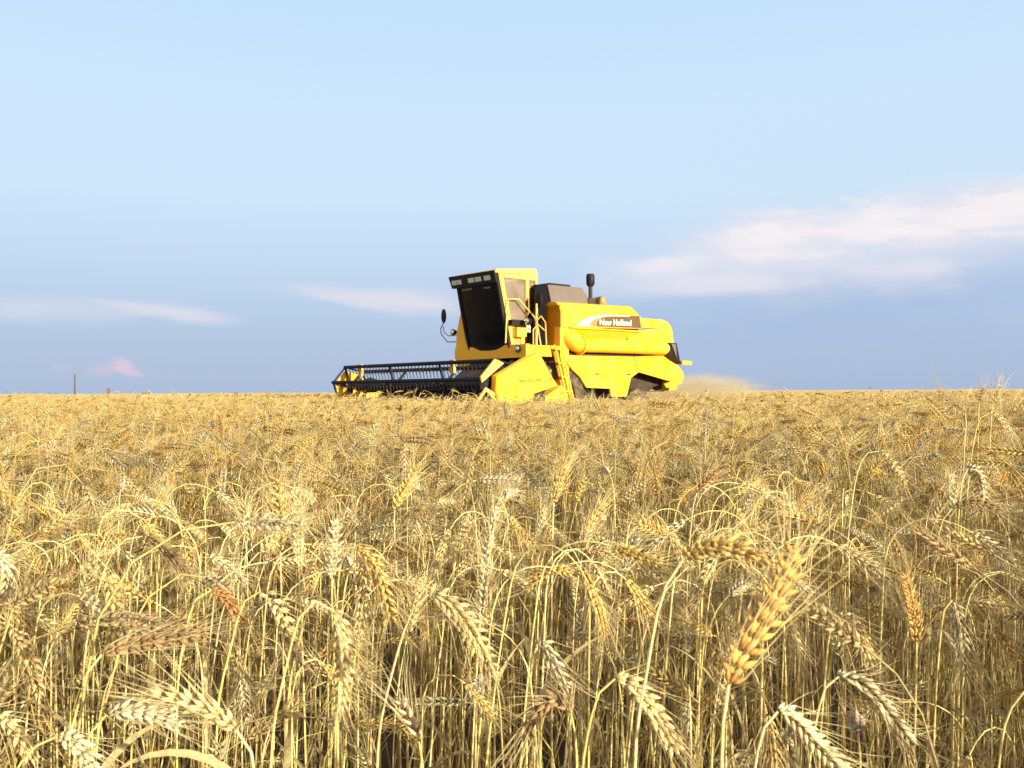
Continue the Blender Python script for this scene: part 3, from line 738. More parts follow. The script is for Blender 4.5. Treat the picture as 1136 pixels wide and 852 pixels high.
def nod_path(H, lean, nod, neck, ear_len, curl, rg, n=70):
    L = H * 1.0
    for _ in range(3):
        s = np.linspace(0, L + ear_len, n)
        phi = lean * (np.clip(s / L, 0, 1)) ** 1.6
        x = np.clip((s - (L - neck)) / neck, 0, 1); phi = phi + nod * (x * x * (3 - 2 * x))
        phi = phi + curl * np.clip((s - L) / ear_len, 0, 1)
        ds = s[1] - s[0]
        r = np.r_[0, np.cumsum(np.sin(phi[:-1]) * ds)]; z = np.r_[0, np.cumsum(np.cos(phi[:-1]) * ds)]
        L = L + (H - z.max())
    wob = rg.normal(0, .006) * np.sin(np.linspace(0, 1, n) * rg.uniform(2, 5))
    return np.stack([r, wob, z], 1)

def make_mesh(name, V, Q, Cc, m, smooth=True):
    me = bpy.data.meshes.new(name)
    me.vertices.add(len(V)); me.vertices.foreach_set('co', np.ascontiguousarray(V, np.float32).ravel())
    me.loops.add(len(Q) * 4); me.loops.foreach_set('vertex_index', np.ascontiguousarray(Q, np.int32).ravel())
    me.polygons.add(len(Q)); me.polygons.foreach_set('loop_start', np.arange(len(Q), dtype=np.int32) * 4)
    if smooth: me.polygons.foreach_set('use_smooth', np.ones(len(Q), bool))
    at = me.attributes.new('tint', 'FLOAT_COLOR', 'POINT')
    c4 = np.ones((len(V), 4), np.float32); c4[:, :3] = Cc
    at.data.foreach_set('color', c4.ravel())
    me.materials.append(m)
    me.update(calc_edges=True)
    return me

def wheat_material(name, trans, rough, spec=.3):
    m = bpy.data.materials.new(name); nt, b, L = nodes(m)
    at = nt.nodes.new('ShaderNodeAttribute'); at.attribute_name = 'tint'
    tc = nt.nodes.new('ShaderNodeTexCoord'); n = nt.nodes.new('ShaderNodeTexNoise'); n.inputs['Scale'].default_value = 260; n.inputs['Detail'].default_value = 3
    L.new(tc.outputs['Object'], n.inputs['Vector'])
    mr = nt.nodes.new('ShaderNodeMapRange'); L.new(n.outputs['Fac'], mr.inputs[0]); mr.inputs[1].default_value = .3; mr.inputs[2].default_value = .7; mr.inputs[3].default_value = .70; mr.inputs[4].default_value = 1.18
    mu = nt.nodes.new('ShaderNodeVectorMath'); mu.operation = 'SCALE'; L.new(at.outputs['Color'], mu.inputs[0]); L.new(mr.outputs[0], mu.inputs['Scale'])
    L.new(mu.outputs[0], b.inputs['Base Color']); b.inputs['Roughness'].default_value = rough; b.inputs['Specular IOR Level'].default_value = spec
    if trans:
        t = nt.nodes.new('ShaderNodeBsdfTranslucent'); L.new(mu.outputs[0], t.inputs[0])
        mx = nt.nodes.new('ShaderNodeMixShader'); mx.inputs[0].default_value = trans
        L.new(b.outputs[0], mx.inputs[1]); L.new(t.outputs[0], mx.inputs[2]); L.new(mx.outputs[0], nt.nodes['Material Output'].inputs[0])
    return m
WM = {'stem': wheat_material('straw_stem', 0, .45, .4), 'ear': wheat_material('wheat_ear', .05, .7, .18), 'awn': wheat_material('awn', .2, .5), 'leaf': wheat_material('dry_leaf', .3, .6)}
WALL = wheat_material('standing_wheat', .4, .6, .2)

def in_swath(x, y, pad=0.0):
    """where the machine has already cut or stands"""
    dx, dy = x - MO.x, y - MO.y
    mx_, my_ = dx * m_fw.x + dy * m_fw.y, dx * m_lf.x + dy * m_lf.y
    return (mx_ < 2.95 + pad) & (np.abs(my_) < 3.12 + pad)

def cam_px(P):
    P = np.asarray(P, float) - np.array([0, 0, EYE])
    z = P @ np.array(_f); return 568 + FPX * (P @ np.array(_r)) / z, 426 - FPX * (P @ np.array(_u)) / z
def unproject(px, py, d):
    D = np.array(_f) + np.array(_r) * (px - 568) / FPX - np.array(_u) * (py - 426) / FPX
    return np.array([0, 0, EYE]) + D * (d / D[1])

# ---- individual stalks of the front of the field
GROUP = 'wheat stalks at the front of the field'
stalk_xy = []
def link_stalk(loc, rz, meshes, label, scale=1.0, tilt=(0, 0)):
    root = empty('wheat_stalk', loc, rz); root.scale = (scale,) * 3
    root.rotation_euler = (tilt[0], tilt[1], rz)
    tag(root, label, 'wheat stalk', GROUP)
    par = {}
    for k in ('stem', 'ear', 'awn', 'leaf'):
        if meshes.get(k) is None: continue
        o = bpy.data.objects.new({'awn': 'awns', 'leaf': 'leaves'}.get(k, k), meshes[k]); C.objects.link(o)
        o.parent = par['ear'] if k == 'awn' else root
        par[k] = o
    return root

def meshes_of(G):
    return {k: make_mesh(k, *G[k], WM[k]) for k in G if len(G[k][0])}

# (label, distance, ear base / mid / tip in the photo's pixels, stem points below it, colour, fatness)
HEROES = [
 ('large orange-gold upright ear closest to the camera, its awns spraying right', .50, [(805, 758), (822, 722), (852, 682), (868, 645), (884, 606)], [(800, 880), (803, 800)], 'amber', 1.05),
 ('golden ear arching over to the right beside the large closest ear', .62, [(758, 614), (778, 604), (805, 602), (832, 610), (858, 630)], [(704, 860), (716, 760), (730, 672), (744, 634)], 'golden', 1.05),
 ('plump ear drooping to lower right from a thick bent golden stem', .80, [(478, 652), (500, 668), (520, 694), (535, 722), (548, 752)], [(418, 860), (432, 760), (448, 700), (462, 665)], 'straw', 1.12),
 ('pale gold ear lying level with its tip to the left, low at left', .62, [(264, 806), (243, 792), (215, 779), (188, 773), (162, 770)], [(284, 880), (276, 838), (270, 818)], 'straw', 1.0),
 ('grey-brown ear sloping down right at the end of a long arched stem', 1.15, [(160, 592), (174, 602), (190, 616), (202, 630), (213, 645)], [(92, 760), (108, 660), (124, 612), (142, 595)], 'brown', 1.05),
 ('dark grey-brown ear lying level just above the pale gold level ear', .76, [(112, 722), (140, 718), (172, 710), (202, 706), (232, 700)], [(70, 880), (86, 790), (98, 735)], 'brown', .95),
 ('slim hanging ear under a thin hooked stem left of the plump drooping ear', .78, [(373, 677), (379, 700), (382, 730), (381, 760), (378, 792)], [(300, 860), (318, 740), (335, 672), (357, 660)], 'straw', 1.0),
 ('bronze ear drooping among a cluster of hanging ears', 1.0, [(398, 604), (411, 618), (421, 640), (428, 662), (434, 690)], [(318, 800), (338, 690), (360, 622), (380, 604)], 'golden', 1.1),
 ('second bronze ear hanging straight down beneath the cluster', 1.02, [(404, 616), (404, 640), (401, 665), (399, 690), (398, 704)], [(372, 820), (378, 690), (388, 625), (396, 610)], 'straw', 1.0),
 ('tallest stiff upright tan ear left of centre, on a straight stem', 1.05, [(311, 612), (310, 592), (309, 570), (307, 548), (306, 528)], [(316, 800), (313, 690)], 'golden', .95),
 ('shorter stiff upright tan ear standing right of the tallest upright one', 1.12, [(331, 622), (331, 603), (331, 585), (331, 568), (331, 553)], [(338, 800), (334, 690)], 'straw', .95),
 ('bright orange-gold ear leaning right in mid-field below the reel', 1.55, [(437, 566), (443, 553), (449, 542), (456, 528), (462, 514)], [(442, 700), (439, 620)], 'amber', 1.1),
 ('orange-gold upright ear at right with a white snail-like husk beside it', .96, [(1017, 712), (1015, 692), (1012, 672), (1008, 652), (1003, 632)], [(1014, 860), (1016, 760)], 'amber', .95),
 ('ear hooked sharply over a thick pale stem right of the closest ear', 1.0, [(934, 678), (945, 686), (954, 702), (962, 722), (970, 748)], [(908, 860), (914, 770), (920, 700), (926, 682)], 'straw', 1.05),
 ('broad pale ear slanting down to lower right near the right bottom', .82, [(930, 748), (952, 754), (972, 774), (992, 800), (1014, 828)], [(896, 880), (906, 800), (915, 757)], 'pale', 1.15),
 ('grey-white ear slanting down at the bottom edge behind the closest ear', .70, [(864, 784), (882, 796), (898, 814), (916, 834), (938, 854)], [(834, 900), (842, 830), (851, 792)], 'pale', 1.1),
 ('ear curled into a ring with a dark rotten spot on it', .76, [(632, 782), (622, 770), (604, 774), (590, 792), (584, 822)], [(640, 900), (640, 840), (637, 800)], 'brown', 1.05),
 ('rust-red ear leaning right in mid-field above the golden arching ear', 1.45, [(772, 546), (777, 540), (782, 534), (788, 528), (794, 522)], [(762, 660), (768, 570)], 'rust', .9),
 ('golden ear leaning right in mid-field below the ladder', 1.4, [(614, 558), (616, 547), (619, 537), (623, 526), (628, 516)], [(612, 680), (613, 600)], 'golden', 1.0),
 ('dark brown ear arched level like a caterpillar on the right side', 1.35, [(1056, 562), (1069, 557), (1083, 555), (1097, 559), (1112, 567)], [(1032, 680), (1040, 600), (1048, 570)], 'brown', .95),
 ('dark brown ear reaching the horizon at right, bent back to the left', 2.0, [(1073, 457), (1065, 452), (1056, 446), (1048, 440), (1040, 435)], [(1064, 640), (1068, 540), (1071, 480)], 'brown', .95),
 ('slim ear standing up against the sky at the far right of the horizon', 2.2, [(1101, 448), (1103, 443), (1105, 438), (1107, 433), (1110, 427)], [(1094, 640), (1098, 500)], 'straw', .9),
 ('thin dark ear just touching the horizon left of the sky-high slim one', 2.5, [(1086, 446), (1087, 442), (1088, 438), (1089, 434), (1091, 430)], [(1082, 640), (1085, 500)], 'brown', .8),
 ('tan ear bent over right close under the horizon at the far right', 1.9, [(1100, 455), (1106, 460), (1112, 467), (1118, 475), (1124, 484)], [(1066, 640), (1076, 520), (1087, 462)], 'straw', .95),
 ('brown-tipped ear drooping from a wide pale arch in right mid-field', 1.75, [(977, 499), (984, 506), (991, 515), (999, 526), (1006, 538)], [(938, 640), (947, 545), (957, 507), (968, 497)], 'straw', .95),
 ('pale cream ear folded down at the top of a straight white stem', 1.35, [(1074, 517), (1080, 519), (1085, 527), (1088, 540), (1089, 556)], [(1060, 700), (1063, 580), (1068, 528)], 'pale', 1.15),
 ('cream ear hanging down at the very left edge', 1.0, [(-4, 612), (4, 613), (10, 624), (10, 645), (7, 668)], [(-40, 800), (-32, 680), (-18, 620)], 'pale', 1.1),
 ('ghost-pale short ear standing upright low beside the plump drooping ear', .80, [(466, 822), (460, 808), (454, 797), (447, 786), (440, 776)], [(470, 900), (469, 850)], 'pale', 1.2),
 ('pale yellow upright ear in front of the bronze cluster', 1.0, [(368, 640), (369, 625), (371, 610), (372, 595), (373, 578)], [(374, 800), (369, 700)], 'pale', 1.0),
 ('grey ear hanging vertically at right with awns spread to both sides', 1.0, [(1058, 664), (1063, 684), (1066, 706), (1068, 728), (1072, 752)], [(1036, 820), (1042, 720), (1048, 668), (1053, 658)], 'greyish', 1.0),
 ('reddish ear drooping right below the arched grey-brown one', 1.0, [(236, 652), (248, 660), (257, 670), (264, 682), (270, 697)], [(196, 800), (206, 700), (220, 656)], 'rust', 1.0),
 ('greyish feathered ear slanting down in the centre above the ring-shaped one', .86, [(600, 706), (608, 720), (614, 734), (621, 750), (630, 768)], [(584, 860), (588, 760), (593, 714)], 'greyish', 1.1),
 ('tan ear drooping right with long pale awns combed down to the left', .9, [(292, 652), (304, 664), (314, 684), (322, 706), (330, 734)], [(240, 820), (256, 720), (270, 664), (281, 652)], 'straw', 1.05),
 ('large pale diagonal ear right of a thick upright golden stem', .75, [(686, 746), (704, 760), (720, 782), (736, 808), (752, 838)], [(644, 900), (655, 800), (668, 756)], 'straw', 1.1),
 ('grey ear lying level low at left, pointing right', .78, [(118, 790), (140, 786), (160, 790), (180, 796), (200, 806)], [(84, 900), (96, 830), (106, 797)], 'greyish', 1.1),
 ('pale green-grey ear spilling down in the lower left corner', .72, [(66, 814), (82, 818), (94, 832), (104, 850), (110, 872)], [(8, 900), (24, 850), (46, 818)], 'pale', 1.1),
 ('tan ear pointing at the lower left corner from the left edge', .80, [(-12, 786), (6, 796), (18, 810), (28, 826), (40, 846)], [(-60, 900), (-45, 830), (-28, 790)], 'straw', 1.0),
]
def build_heroes():
    rg = np.random.default_rng(21)
    for lab, d, earpx, stempx, col, fat in HEROES:
        pts = []
        allpx = stempx + earpx; n = len(allpx)
        low = unproject(*stempx[0], d)
        nx = unproject(*stempx[1], d)
        base = np.array([low[0] - (nx[0] - low[0]) * .3, low[1] + .04, 0.0])
        pts.append(base); pts.append(base * .5 + low * .5)
        dd = rg.uniform(-.03, .05)
        for i, (px, py) in enumerate(allpx):
            k = max(0, i - len(stempx) + 1) / len(earpx)
            pts.append(unproject(px, py, d + dd * k))
        P = smooth_path(pts)
        e = np.array(pts[-len(earpx):]); el = np.linalg.norm(np.diff(e, axis=0), axis=1).sum()
        P = P - base
        ear = np.array(EARC[col]) * rg.uniform(.92, 1.08)
        G = stalk_geo(P, el, rg, 0, ear, True, fat * .9, spread=1.55 if lab.startswith('large orange') else rg.uniform(1.1, 1.45))
        link_stalk(base, 0, meshes_of(G), lab)
        stalk_xy.append(base[:2])
build_heroes()

def posture(nod, flip):
    if nod < .35: return 'standing upright'
    side = 'right' if flip else 'left'
    if nod < 1.0: return 'leaning ' + side
    if nod < 1.9: return 'nodding level ' + side
    return 'drooping ' + side

def build_individuals(total):
    rg = np.random.default_rng(5)
    variants = []
    for i in range(44):
        nod = rg.choice([rg.uniform(0, .3), rg.uniform(.4, 1.0), rg.uniform(1.1, 1.9), rg.uniform(1.95, 2.7)], p=[.2, .18, .27, .35])
        colname = rg.choice(list(EARC), p=[.02, .23, .38, .18, .14, .04, .01])
        el = rg.uniform(.058, .086)
        P = nod_path(.80, rg.uniform(.02, .30), nod, rg.uniform(.10, .2), el, rg.uniform(-.1, .5), rg)
        G = stalk_geo(P, el, rg, 0, np.array(EARC[colname]) * rg.uniform(.9, 1.1), True, rg.uniform(.82, 1.0))
        mid = P[-16]
        variants.append((nod, colname, meshes_of(G), mid, P[-1]))
    hero_px = np.array([(x, y, h[1]) for h in HEROES for x, y in h[2]])
    recs = []; taken = [np.array(p) for p in stalk_xy]
    tries = 0
    while len(recs) < total and tries < 20000:
        tries += 1
        d = math.sqrt(rg.uniform(.72 ** 2, 2.05 ** 2)); x = rg.uniform(-.60, .60) * d
        if min((np.hypot(*(np.array([x, d]) - t)) for t in taken), default=9) < .028: continue
        v = rg.integers(len(variants)); nod, cn, ms, mid, tip = variants[v]
        H = (.82 if d > 1.1 else .78) - abs(rg.normal(0, .10))
        H = min(H, EYE - (.10 + .03 * d))
        sc = H / .80
        rz = rg.uniform(0, math.tau)
        if rg.random() < .45: rz = rg.normal(0, .7)            # the wind has laid more of them to the right
        c, s = math.cos(rz), math.sin(rz)
        w = np.array([x + (mid[0] * c - mid[1] * s) * sc, d + (mid[0] * s + mid[1] * c) * sc, mid[2] * sc])
        wt = np.array([x + (tip[0] * c - tip[1] * s) * sc, d + (tip[0] * s + tip[1] * c) * sc, tip[2] * sc])
        if w[1] < .45: continue
        px, py = cam_px(w); tx, ty = cam_px(wt)
        if not (8 < px < 1128 and 440 < py < 846): continue
        if ((np.hypot(hero_px[:, 0] - px, hero_px[:, 1] - py) < 58) & (d < hero_px[:, 2] + .12)).any(): continue
        if ((np.hypot(hero_px[:, 0] - tx, hero_px[:, 1] - ty) < 40) & (d < hero_px[:, 2] + .12)).any(): continue
        taken.append(np.array([x, d]))
        recs.append((x, d, rz, sc, ms, px, py, cn, posture(nod, tx > px)))
    # every label: colour, posture, then where it stands in the field as seen from the path
    zx = ['far left', 'left of the reel', 'below the reel', 'below the cab', 'below the hood', 'right of the harvester', 'far right']
    bx = [0, 160, 370, 500, 610, 760, 960, 1137]
    zy = ['high', 'midway', 'low', 'bottom edge']
    by = [0, 560, 650, 750, 2000]
    words = {'amber': 'amber', 'golden': 'golden', 'straw': 'straw-yellow', 'pale': 'pale cream', 'greyish': 'greyish', 'brown': 'dark brown', 'rust': 'rust-red'}
    keys = {}
    for i, r in enumerate(recs):
        kx = next(k for k in range(7) if r[5] < bx[k + 1]); ky = next(k for k in range(4) if r[6] < by[k + 1])
        keys.setdefault((r[7], r[8], kx, ky), []).append(i)
    ords = ['leftmost', 'second from left', 'third from left', 'fourth from left', 'fifth from left', 'sixth from left', 'seventh from left', 'eighth from left']
    for (cn, po, kx, ky), idx in keys.items():
        idx.sort(key=lambda i: recs[i][5])
        for n, i in enumerate(idx):
            lab = f'{words[cn]} ear {po}, {zy[ky]}, {zx[kx]}'
            if len(idx) > 1: lab += ', ' + (ords[min(n, 7)] if n < len(idx) - 1 or len(idx) > 2 else 'rightmost')
            x, d, rz, sc, ms = recs[i][:5]
            link_stalk((x, d, 0), rz, ms, lab, sc)
            stalk_xy.append(np.array([x, d]))
build_individuals(300 - len(HEROES))

# ---- the mass of standing wheat
def protos(lod, n, seed, low_cut):
    rg = np.random.default_rng(seed); out = []
    for i in range(n):
        nod = rg.choice([rg.uniform(0, .4), rg.uniform(.4, 1.1), rg.uniform(1.1, 1.9), rg.uniform(1.9, 2.7)], p=[.2, .2, .3, .3])
        cn = rg.choice(list(EARC), p=[.02, .33, .44, .14, .06, .01, 0])
        el = rg.uniform(.058, .085)
        P = nod_path(.80, rg.uniform(.02, .25), nod, rg.uniform(.10, .22), el, rg.uniform(-.1, .5), rg)
        G = stalk_geo(P, el, rg, lod, np.array(EARC[cn]) * rg.uniform(.9, 1.1), True, 1.0, low_cut)
        V, Q, Cc, n0 = [], [], [], 0
        for k in G:
            v, q, c = G[k]; V.append(v); Q.append(q + n0); Cc.append(c); n0 += len(v)
        out.append((np.concatenate(V), np.concatenate(Q), np.concatenate(Cc)))
    return out

def scatter(pr, xy, seed, hmean, hsd, hmax=None, tsd=.07):
    rg = np.random.default_rng(seed); N = len(xy)
    which = rg.integers(len(pr), size=N); VV, QQ, CC, n0 = [], [], [], 0
    yaw = np.where(rg.random(N) < .45, rg.normal(0, .8, N), rg.uniform(0, math.tau, N))
    # gentle patches of taller and shorter crop
    und = .03 * np.sin(xy[:, 0] * .9 + 1.3) * np.sin(xy[:, 1] * .7 + .4) + .025 * np.sin(xy[:, 0] * .23 + xy[:, 1] * .31)
    H = rg.normal(hmean, hsd, N) + und + .05 / (1 + np.exp((xy[:, 0] + .8) * 3)) * np.clip((xy[:, 1] - 6) / 8, 0, 1)
    tall = rg.random(N) < .05; H[tall] += rg.uniform(.05, .17, tall.sum())
    if hmax is not None: H = np.minimum(H, hmax(xy))
    sc = H / .80
    tilt = rg.normal(0, tsd, (N, 2))
    tint = rg.uniform(.88, 1.12, (N, 1)) * (1 + rg.normal(0, .03, (N, 3)))
    for k, (v, q, c) in enumerate(pr):
        idx = np.where(which == k)[0]
        if not len(idx): continue
        cy, sy_ = np.cos(yaw[idx]), np.sin(yaw[idx])
        X = (v[None, :, 0] * cy[:, None] - v[None, :, 1] * sy_[:, None]) + v[None, :, 2] * tilt[idx, 0][:, None]
        Y = (v[None, :, 0] * sy_[:, None] + v[None, :, 1] * cy[:, None]) + v[None, :, 2] * tilt[idx, 1][:, None]
        # width stays, height scales
        Z = v[None, :, 2] * sc[idx][:, None]
        P = np.stack([X + xy[idx, 0][:, None], Y + xy[idx, 1][:, None], Z], -1).astype(np.float32)
        VV.append(P.reshape(-1, 3)); CC.append((c[None] * tint[idx][:, None]).astype(np.float32).reshape(-1, 3))
        QQ.append((q[None] + (np.arange(len(idx)) * len(v))[:, None, None] + n0).reshape(-1, 4).astype(np.int32)); n0 += len(idx) * len(v)
    return np.concatenate(VV), np.concatenate(QQ), np.concatenate(CC)

def sample(y0, y1, dens, seed, half=.62, margin=1.3):
    """points of a ring of field ahead of the camera, evenly dense"""
    rg = np.random.default_rng(seed); W = half * y1 + margin
    n = int((y1 - y0) * 2 * W * dens)
    x, y = rg.uniform(-W, W, n), rg.uniform(y0, y1, n)
    k = (np.abs(x) < half * y + margin) & ~in_swath(x, y)
    return np.stack([x[k], y[k]], 1)

def standing_wheat():
    parts = []
    lim = lambda xy: EYE - .03 - .0 * xy[:, 1]
    near_lim = lambda xy: np.where(np.abs(xy[:, 0]) < .75 * np.abs(xy[:, 1]) + .3, EYE - .12, EYE - .05)
    # close ring: only outside the part the individual stalks fill
    p1 = protos(1, 26, 11, 0.0)
    a = sample(.75, 2.0, 300, 1); keep = np.abs(a[:, 0]) > .62 * a[:, 1]
    parts.append(scatter(p1, a[keep], 2, .76, .05, near_lim))
    parts.append(scatter(p1, sample(1.95, 5.2, 210, 3), 4, .775, .055, lim))
    p2 = protos(2, 24, 12, .25)
    parts.append(scatter(p2, sample(5.2, 15, 215, 5), 6, .765, .055, lambda xy: EYE - .05 + .0075 * xy[:, 1]))
    low = sample(.55, 2.6, 100, 30, .62, .3)
    parts.append(scatter(p1, low, 31, .56, .07, lambda xy: np.full(len(xy), .66), .16))
    # behind and beside the viewer: the rest of the field, seen by the light only
    rg = np.random.default_rng(40)
    b = np.stack([rg.uniform(-3, 4.5, 6500), rg.uniform(-4, .75, 6500)], 1)
    parts.append(scatter(p2, b, 7, .76, .05, lambda xy: np.where(np.abs(xy[:, 0]) < .62 * np.clip(xy[:, 1], 0, None) + .3, EYE - .17 - .44 * np.clip(xy[:, 1], 0, None), .88)))
    p3 = protos(3, 20, 13, .55)
    parts.append(scatter(p3, sample(15, 42, 60, 8), 9, .785, .055, lambda xy: np.full(len(xy), EYE - .03)))
    parts.append(scatter(p3, sample(42, 120, 4.5, 10), 11, .755, .06))
    n0 = 0; V, Q, Cc = [], [], []
    for v, q, c in parts:
        V.append(v); Q.append(q + n0); Cc.append(c); n0 += len(v)
    V, Q, Cc = np.concatenate(V), np.concatenate(Q), np.concatenate(Cc)
    print('standing wheat', len(V), 'verts', len(Q), 'quads')
    o = bpy.data.objects.new('standing_wheat', make_mesh('standing_wheat', V, Q, Cc, WALL)); C.objects.link(o)
    tag(o, 'sea of ripe bearded wheat filling the field around the harvester', 'wheat', kind='stuff')
standing_wheat()

def undergrowth():
    """the bare straw and dry leaves below the ears of the front stalks: nobody could count them"""
    rg = np.random.default_rng(77); out = []
    for i in range(16):
        P = nod_path(.6, rg.uniform(0, .5), rg.uniform(0, .6), .2, .05, .2, rg)
        G = stalk_geo(P, .05, rg, 1, (.5, .4, .2), True)
        V, Q, Cc, n0 = [], [], [], 0
        for k in ('stem', 'leaf'):
            v, q, c = G[k]; V.append(v); Q.append(q + n0); Cc.append(c); n0 += len(v)
        out.append((np.concatenate(V), np.concatenate(Q), np.concatenate(Cc)))
    a = sample(.5, 2.2, 90, 78, .62, .3)
    V, Q, Cc = scatter(out, a, 79, .58, .10, lambda xy: np.full(len(xy), .74), .24)
    o = bpy.data.objects.new('straw_undergrowth', make_mesh('straw_undergrowth', V, Q, Cc, WALL)); C.objects.link(o)
    tag(o, 'tangle of bare straw and dry leaves between the front wheat stalks', 'straw', kind='stuff')
undergrowth()

def distant_wheat():
    """far crop that reads as one mass: a bumpy sheet at the height of the ears"""
    m = bpy.data.materials.new('far_crop'); nt, b, L = nodes(m)
    tc = nt.nodes.new('ShaderNodeTexCoord')
    mp = nt.nodes.new('ShaderNodeMapping'); mp.inputs['Scale'].default_value = (1.0, .35, 1); L.new(tc.outputs['Object'], mp.inputs[0])
    n = nt.nodes.new('ShaderNodeTexNoise'); n.inputs['Scale'].default_value = 9; n.inputs['Detail'].default_value = 10; n.inputs['Roughness'].default_value = .8
    L.new(mp.outputs[0], n.inputs['Vector'])
    r = nt.nodes.new('ShaderNodeValToRGB'); r.color_ramp.elements[0].position = .3; r.color_ramp.elements[1].position = .7
    r.color_ramp.elements[0].color = (.58, .45, .19, 1); r.color_ramp.elements[1].color = (.80, .65, .33, 1)
    L.new(n.outputs['Fac'], r.inputs[0]); L.new(r.outputs[0], b.inputs['Base Color']); b.inputs['Roughness'].default_value = .9; b.inputs['Specular IOR Level'].default_value = .1
    bp = nt.nodes.new('ShaderNodeBump'); bp.inputs['Strength'].default_value = 1; bp.inputs['Distance'].default_value = .3; L.new(n.outputs['Fac'], bp.inputs['Height']); L.new(bp.outputs[0], b.inputs['Normal'])
    rg = np.random.default_rng(3)
    ys = np.r_[np.arange(13, 60, .5), np.geomspace(60, 6000, 90)]
    us = np.linspace(-1.0, 1.0, 400)
    Yg, Ug = np.meshgrid(ys, us, indexing='ij'); Xg = Ug * (Yg * 1.1 + 6)
    Z = .60 + rg.normal(0, .03, Xg.shape) + .04 * np.sin(Xg * .31 + Yg * .17) * np.exp(-Yg / 200)
    Z = np.where(Yg > 120, .70 + rg.normal(0, .02, Xg.shape), Z)
    Z = np.where(in_swath(Xg, Yg, .6), .02, Z)
    V = np.stack([Xg, Yg, Z], -1).reshape(-1, 3); nu = len(us)
    i = np.arange(len(ys) - 1)[:, None] * nu + np.arange(nu - 1)[None]
    Q = np.stack([i, i + 1, i + nu + 1, i + nu], -1).reshape(-1, 4)
    o = bpy.data.objects.new('distant_wheat', make_mesh('distant_wheat', V, Q, np.ones((len(V), 3)), m)); C.objects.link(o)
    tag(o, 'far golden wheat running level to the horizon', 'wheat', kind='stuff')
distant_wheat()

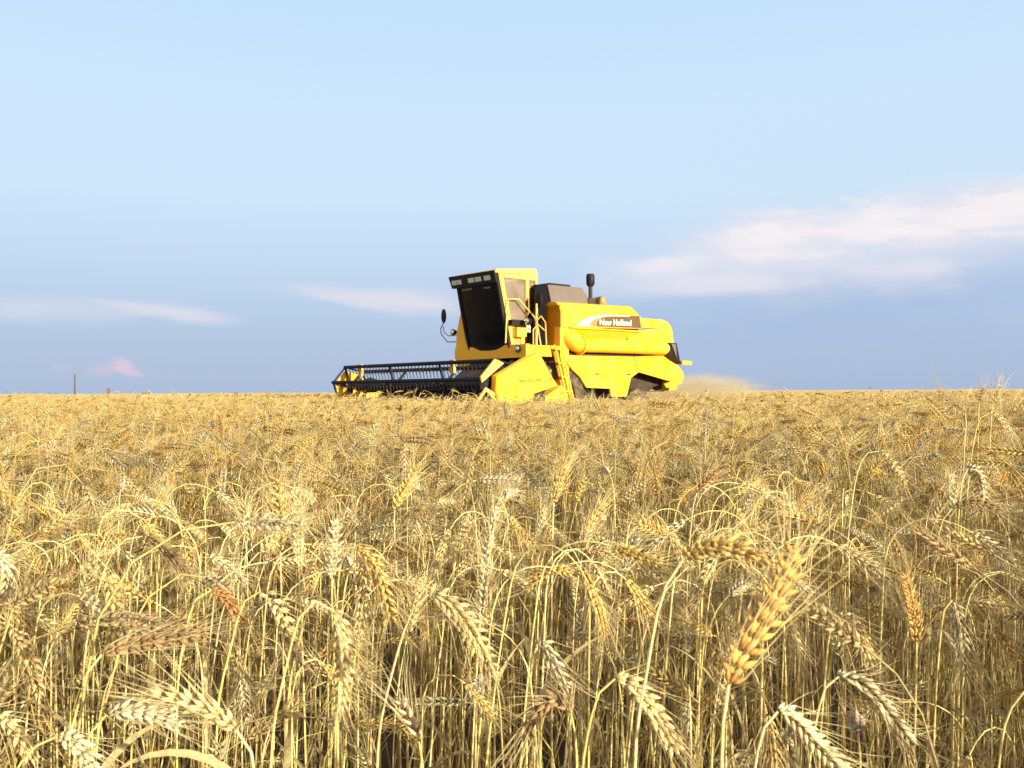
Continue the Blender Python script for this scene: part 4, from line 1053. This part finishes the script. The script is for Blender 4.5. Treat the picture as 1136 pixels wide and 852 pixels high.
# ------------------------------------------------------------------ chaff thrown out behind the machine
def chaff():
    m = bpy.data.materials.new('chaff_dust'); m.use_nodes = True; nt = m.node_tree; nt.nodes.clear(); L = nt.links
    out = nt.nodes.new('ShaderNodeOutputMaterial'); pv = nt.nodes.new('ShaderNodeVolumePrincipled')
    pv.inputs['Color'].default_value = (.97, .79, .43, 1); pv.inputs['Anisotropy'].default_value = 0.0
    tc = nt.nodes.new('ShaderNodeTexCoord')
    ln = nt.nodes.new('ShaderNodeVectorMath'); ln.operation = 'LENGTH'; L.new(tc.outputs['Object'], ln.inputs[0])
    n = nt.nodes.new('ShaderNodeTexNoise'); n.inputs['Scale'].default_value = 2.6; n.inputs['Detail'].default_value = 8; L.new(tc.outputs['Object'], n.inputs['Vector'])
    def M(op, a, b_):
        q = nt.nodes.new('ShaderNodeMath'); q.operation = op
        for i, v in enumerate((a, b_)):
            if isinstance(v, (int, float)): q.inputs[i].default_value = v
            else: L.new(v, q.inputs[i])
        return q.outputs[0]
    d = M('ADD', ln.outputs['Value'], M('MULTIPLY', M('SUBTRACT', n.outputs['Fac'], .5), .9))
    mr = nt.nodes.new('ShaderNodeMapRange'); mr.interpolation_type = 'SMOOTHSTEP'; L.new(d, mr.inputs[0])
    mr.inputs[1].default_value = 1.0; mr.inputs[2].default_value = .25; mr.inputs[3].default_value = 0; mr.inputs[4].default_value = .85
    L.new(mr.outputs[0], pv.inputs['Density']); L.new(pv.outputs[0], out.inputs['Volume'])
    mb = MB(); bmesh.ops.create_icosphere(mb.b, subdivisions=3, radius=1.0)
    o = mb.build('chaff_cloud', m)
    c = MO - m_fw * 7.0 + m_lf * .2
    o.location = (c.x, c.y, .95); o.scale = (3.5, 1.3, .66); o.rotation_euler = (0, 0, HEAD)
    rg = np.random.default_rng(9); M_ = 1500
    t = rg.random(M_) ** .8
    lx = -4.3 - t * 5.2; ly = rg.normal(0, .5 + .5 * t); lz = .95 + rg.normal(0, .16, M_) + .30 * np.sin(t * 2.6) - .2 * t
    p = np.array([MO.x, MO.y, 0]) + np.outer(lx, np.array(m_fw)) + np.outer(ly, np.array(m_lf)); p[:, 2] = np.maximum(lz, .1)
    d = rg.normal(0, 1, (M_, 3))
    V, Q, Cc = spindles(p, d, rg.uniform(.02, .09, M_), rg.uniform(.002, .006, M_), [0, .5, 1], [.4, 1, .3], 4, np.tile(np.array([.60, .44, .17]), (M_, 1)) * rg.uniform(.7, 1.1, (M_, 1)))
    fs = bpy.data.objects.new('flying_straw', make_mesh('flying_straw', V, Q, Cc, WALL)); C.objects.link(fs)
    tag(fs, 'bits of straw flying out behind the harvester', 'chaff', kind='stuff')
    tag(o, 'low cloud of straw dust blown out behind the harvester', 'dust', kind='stuff')
chaff()

# ------------------------------------------------------------------ small far things
def far_things():
    p = unproject(83, 436, 150)
    r = empty('utility_pole', (p[0], p[1], 0)); tag(r, 'thin grey pole on the horizon at the left', 'pole')
    MB().tube([(0, 0, 0), (0, 0, 2.5), (0, 0, 4.4)], .13, 10, [.17, .15, .12]).build('pole', MT['post'], r)
    MB().tube([(0, 0, 4.4), (0, 0, 4.85)], .05, 8).build('cap', MT['steel'], r)
    p = unproject(120.5, 434, 9.0)
    w = empty('weed', (p[0], p[1], 0)); tag(w, 'rust-brown weed seed head poking above the wheat near the pole', 'weed')
    MB().tube([(0, 0, 0), (.01, 0, .5), (0, 0, p[2])], .004, 6).build('stem', MT['steel'], w)
    sd = MB(); rg = random.Random(4)
    for k in range(60):
        a, h = rg.uniform(0, math.tau), rg.uniform(-.022, .026); rr = .013 * math.sqrt(max(0, 1 - (h / .045) ** 2)) * rg.uniform(.3, 1)
        x, y, z = rr * math.cos(a), rr * math.sin(a), p[2] + h
        sd.hexa([(x + dx, y + dy, z + dz) for dz in (-.005, .005) for dx, dy in ((-.004, -.004), (.004, -.004), (.004, .004), (-.004, .004))], 0)
    sd.build('seed_head', mat('dock_seed', (.20, .10, .035), .8), w)
far_things()
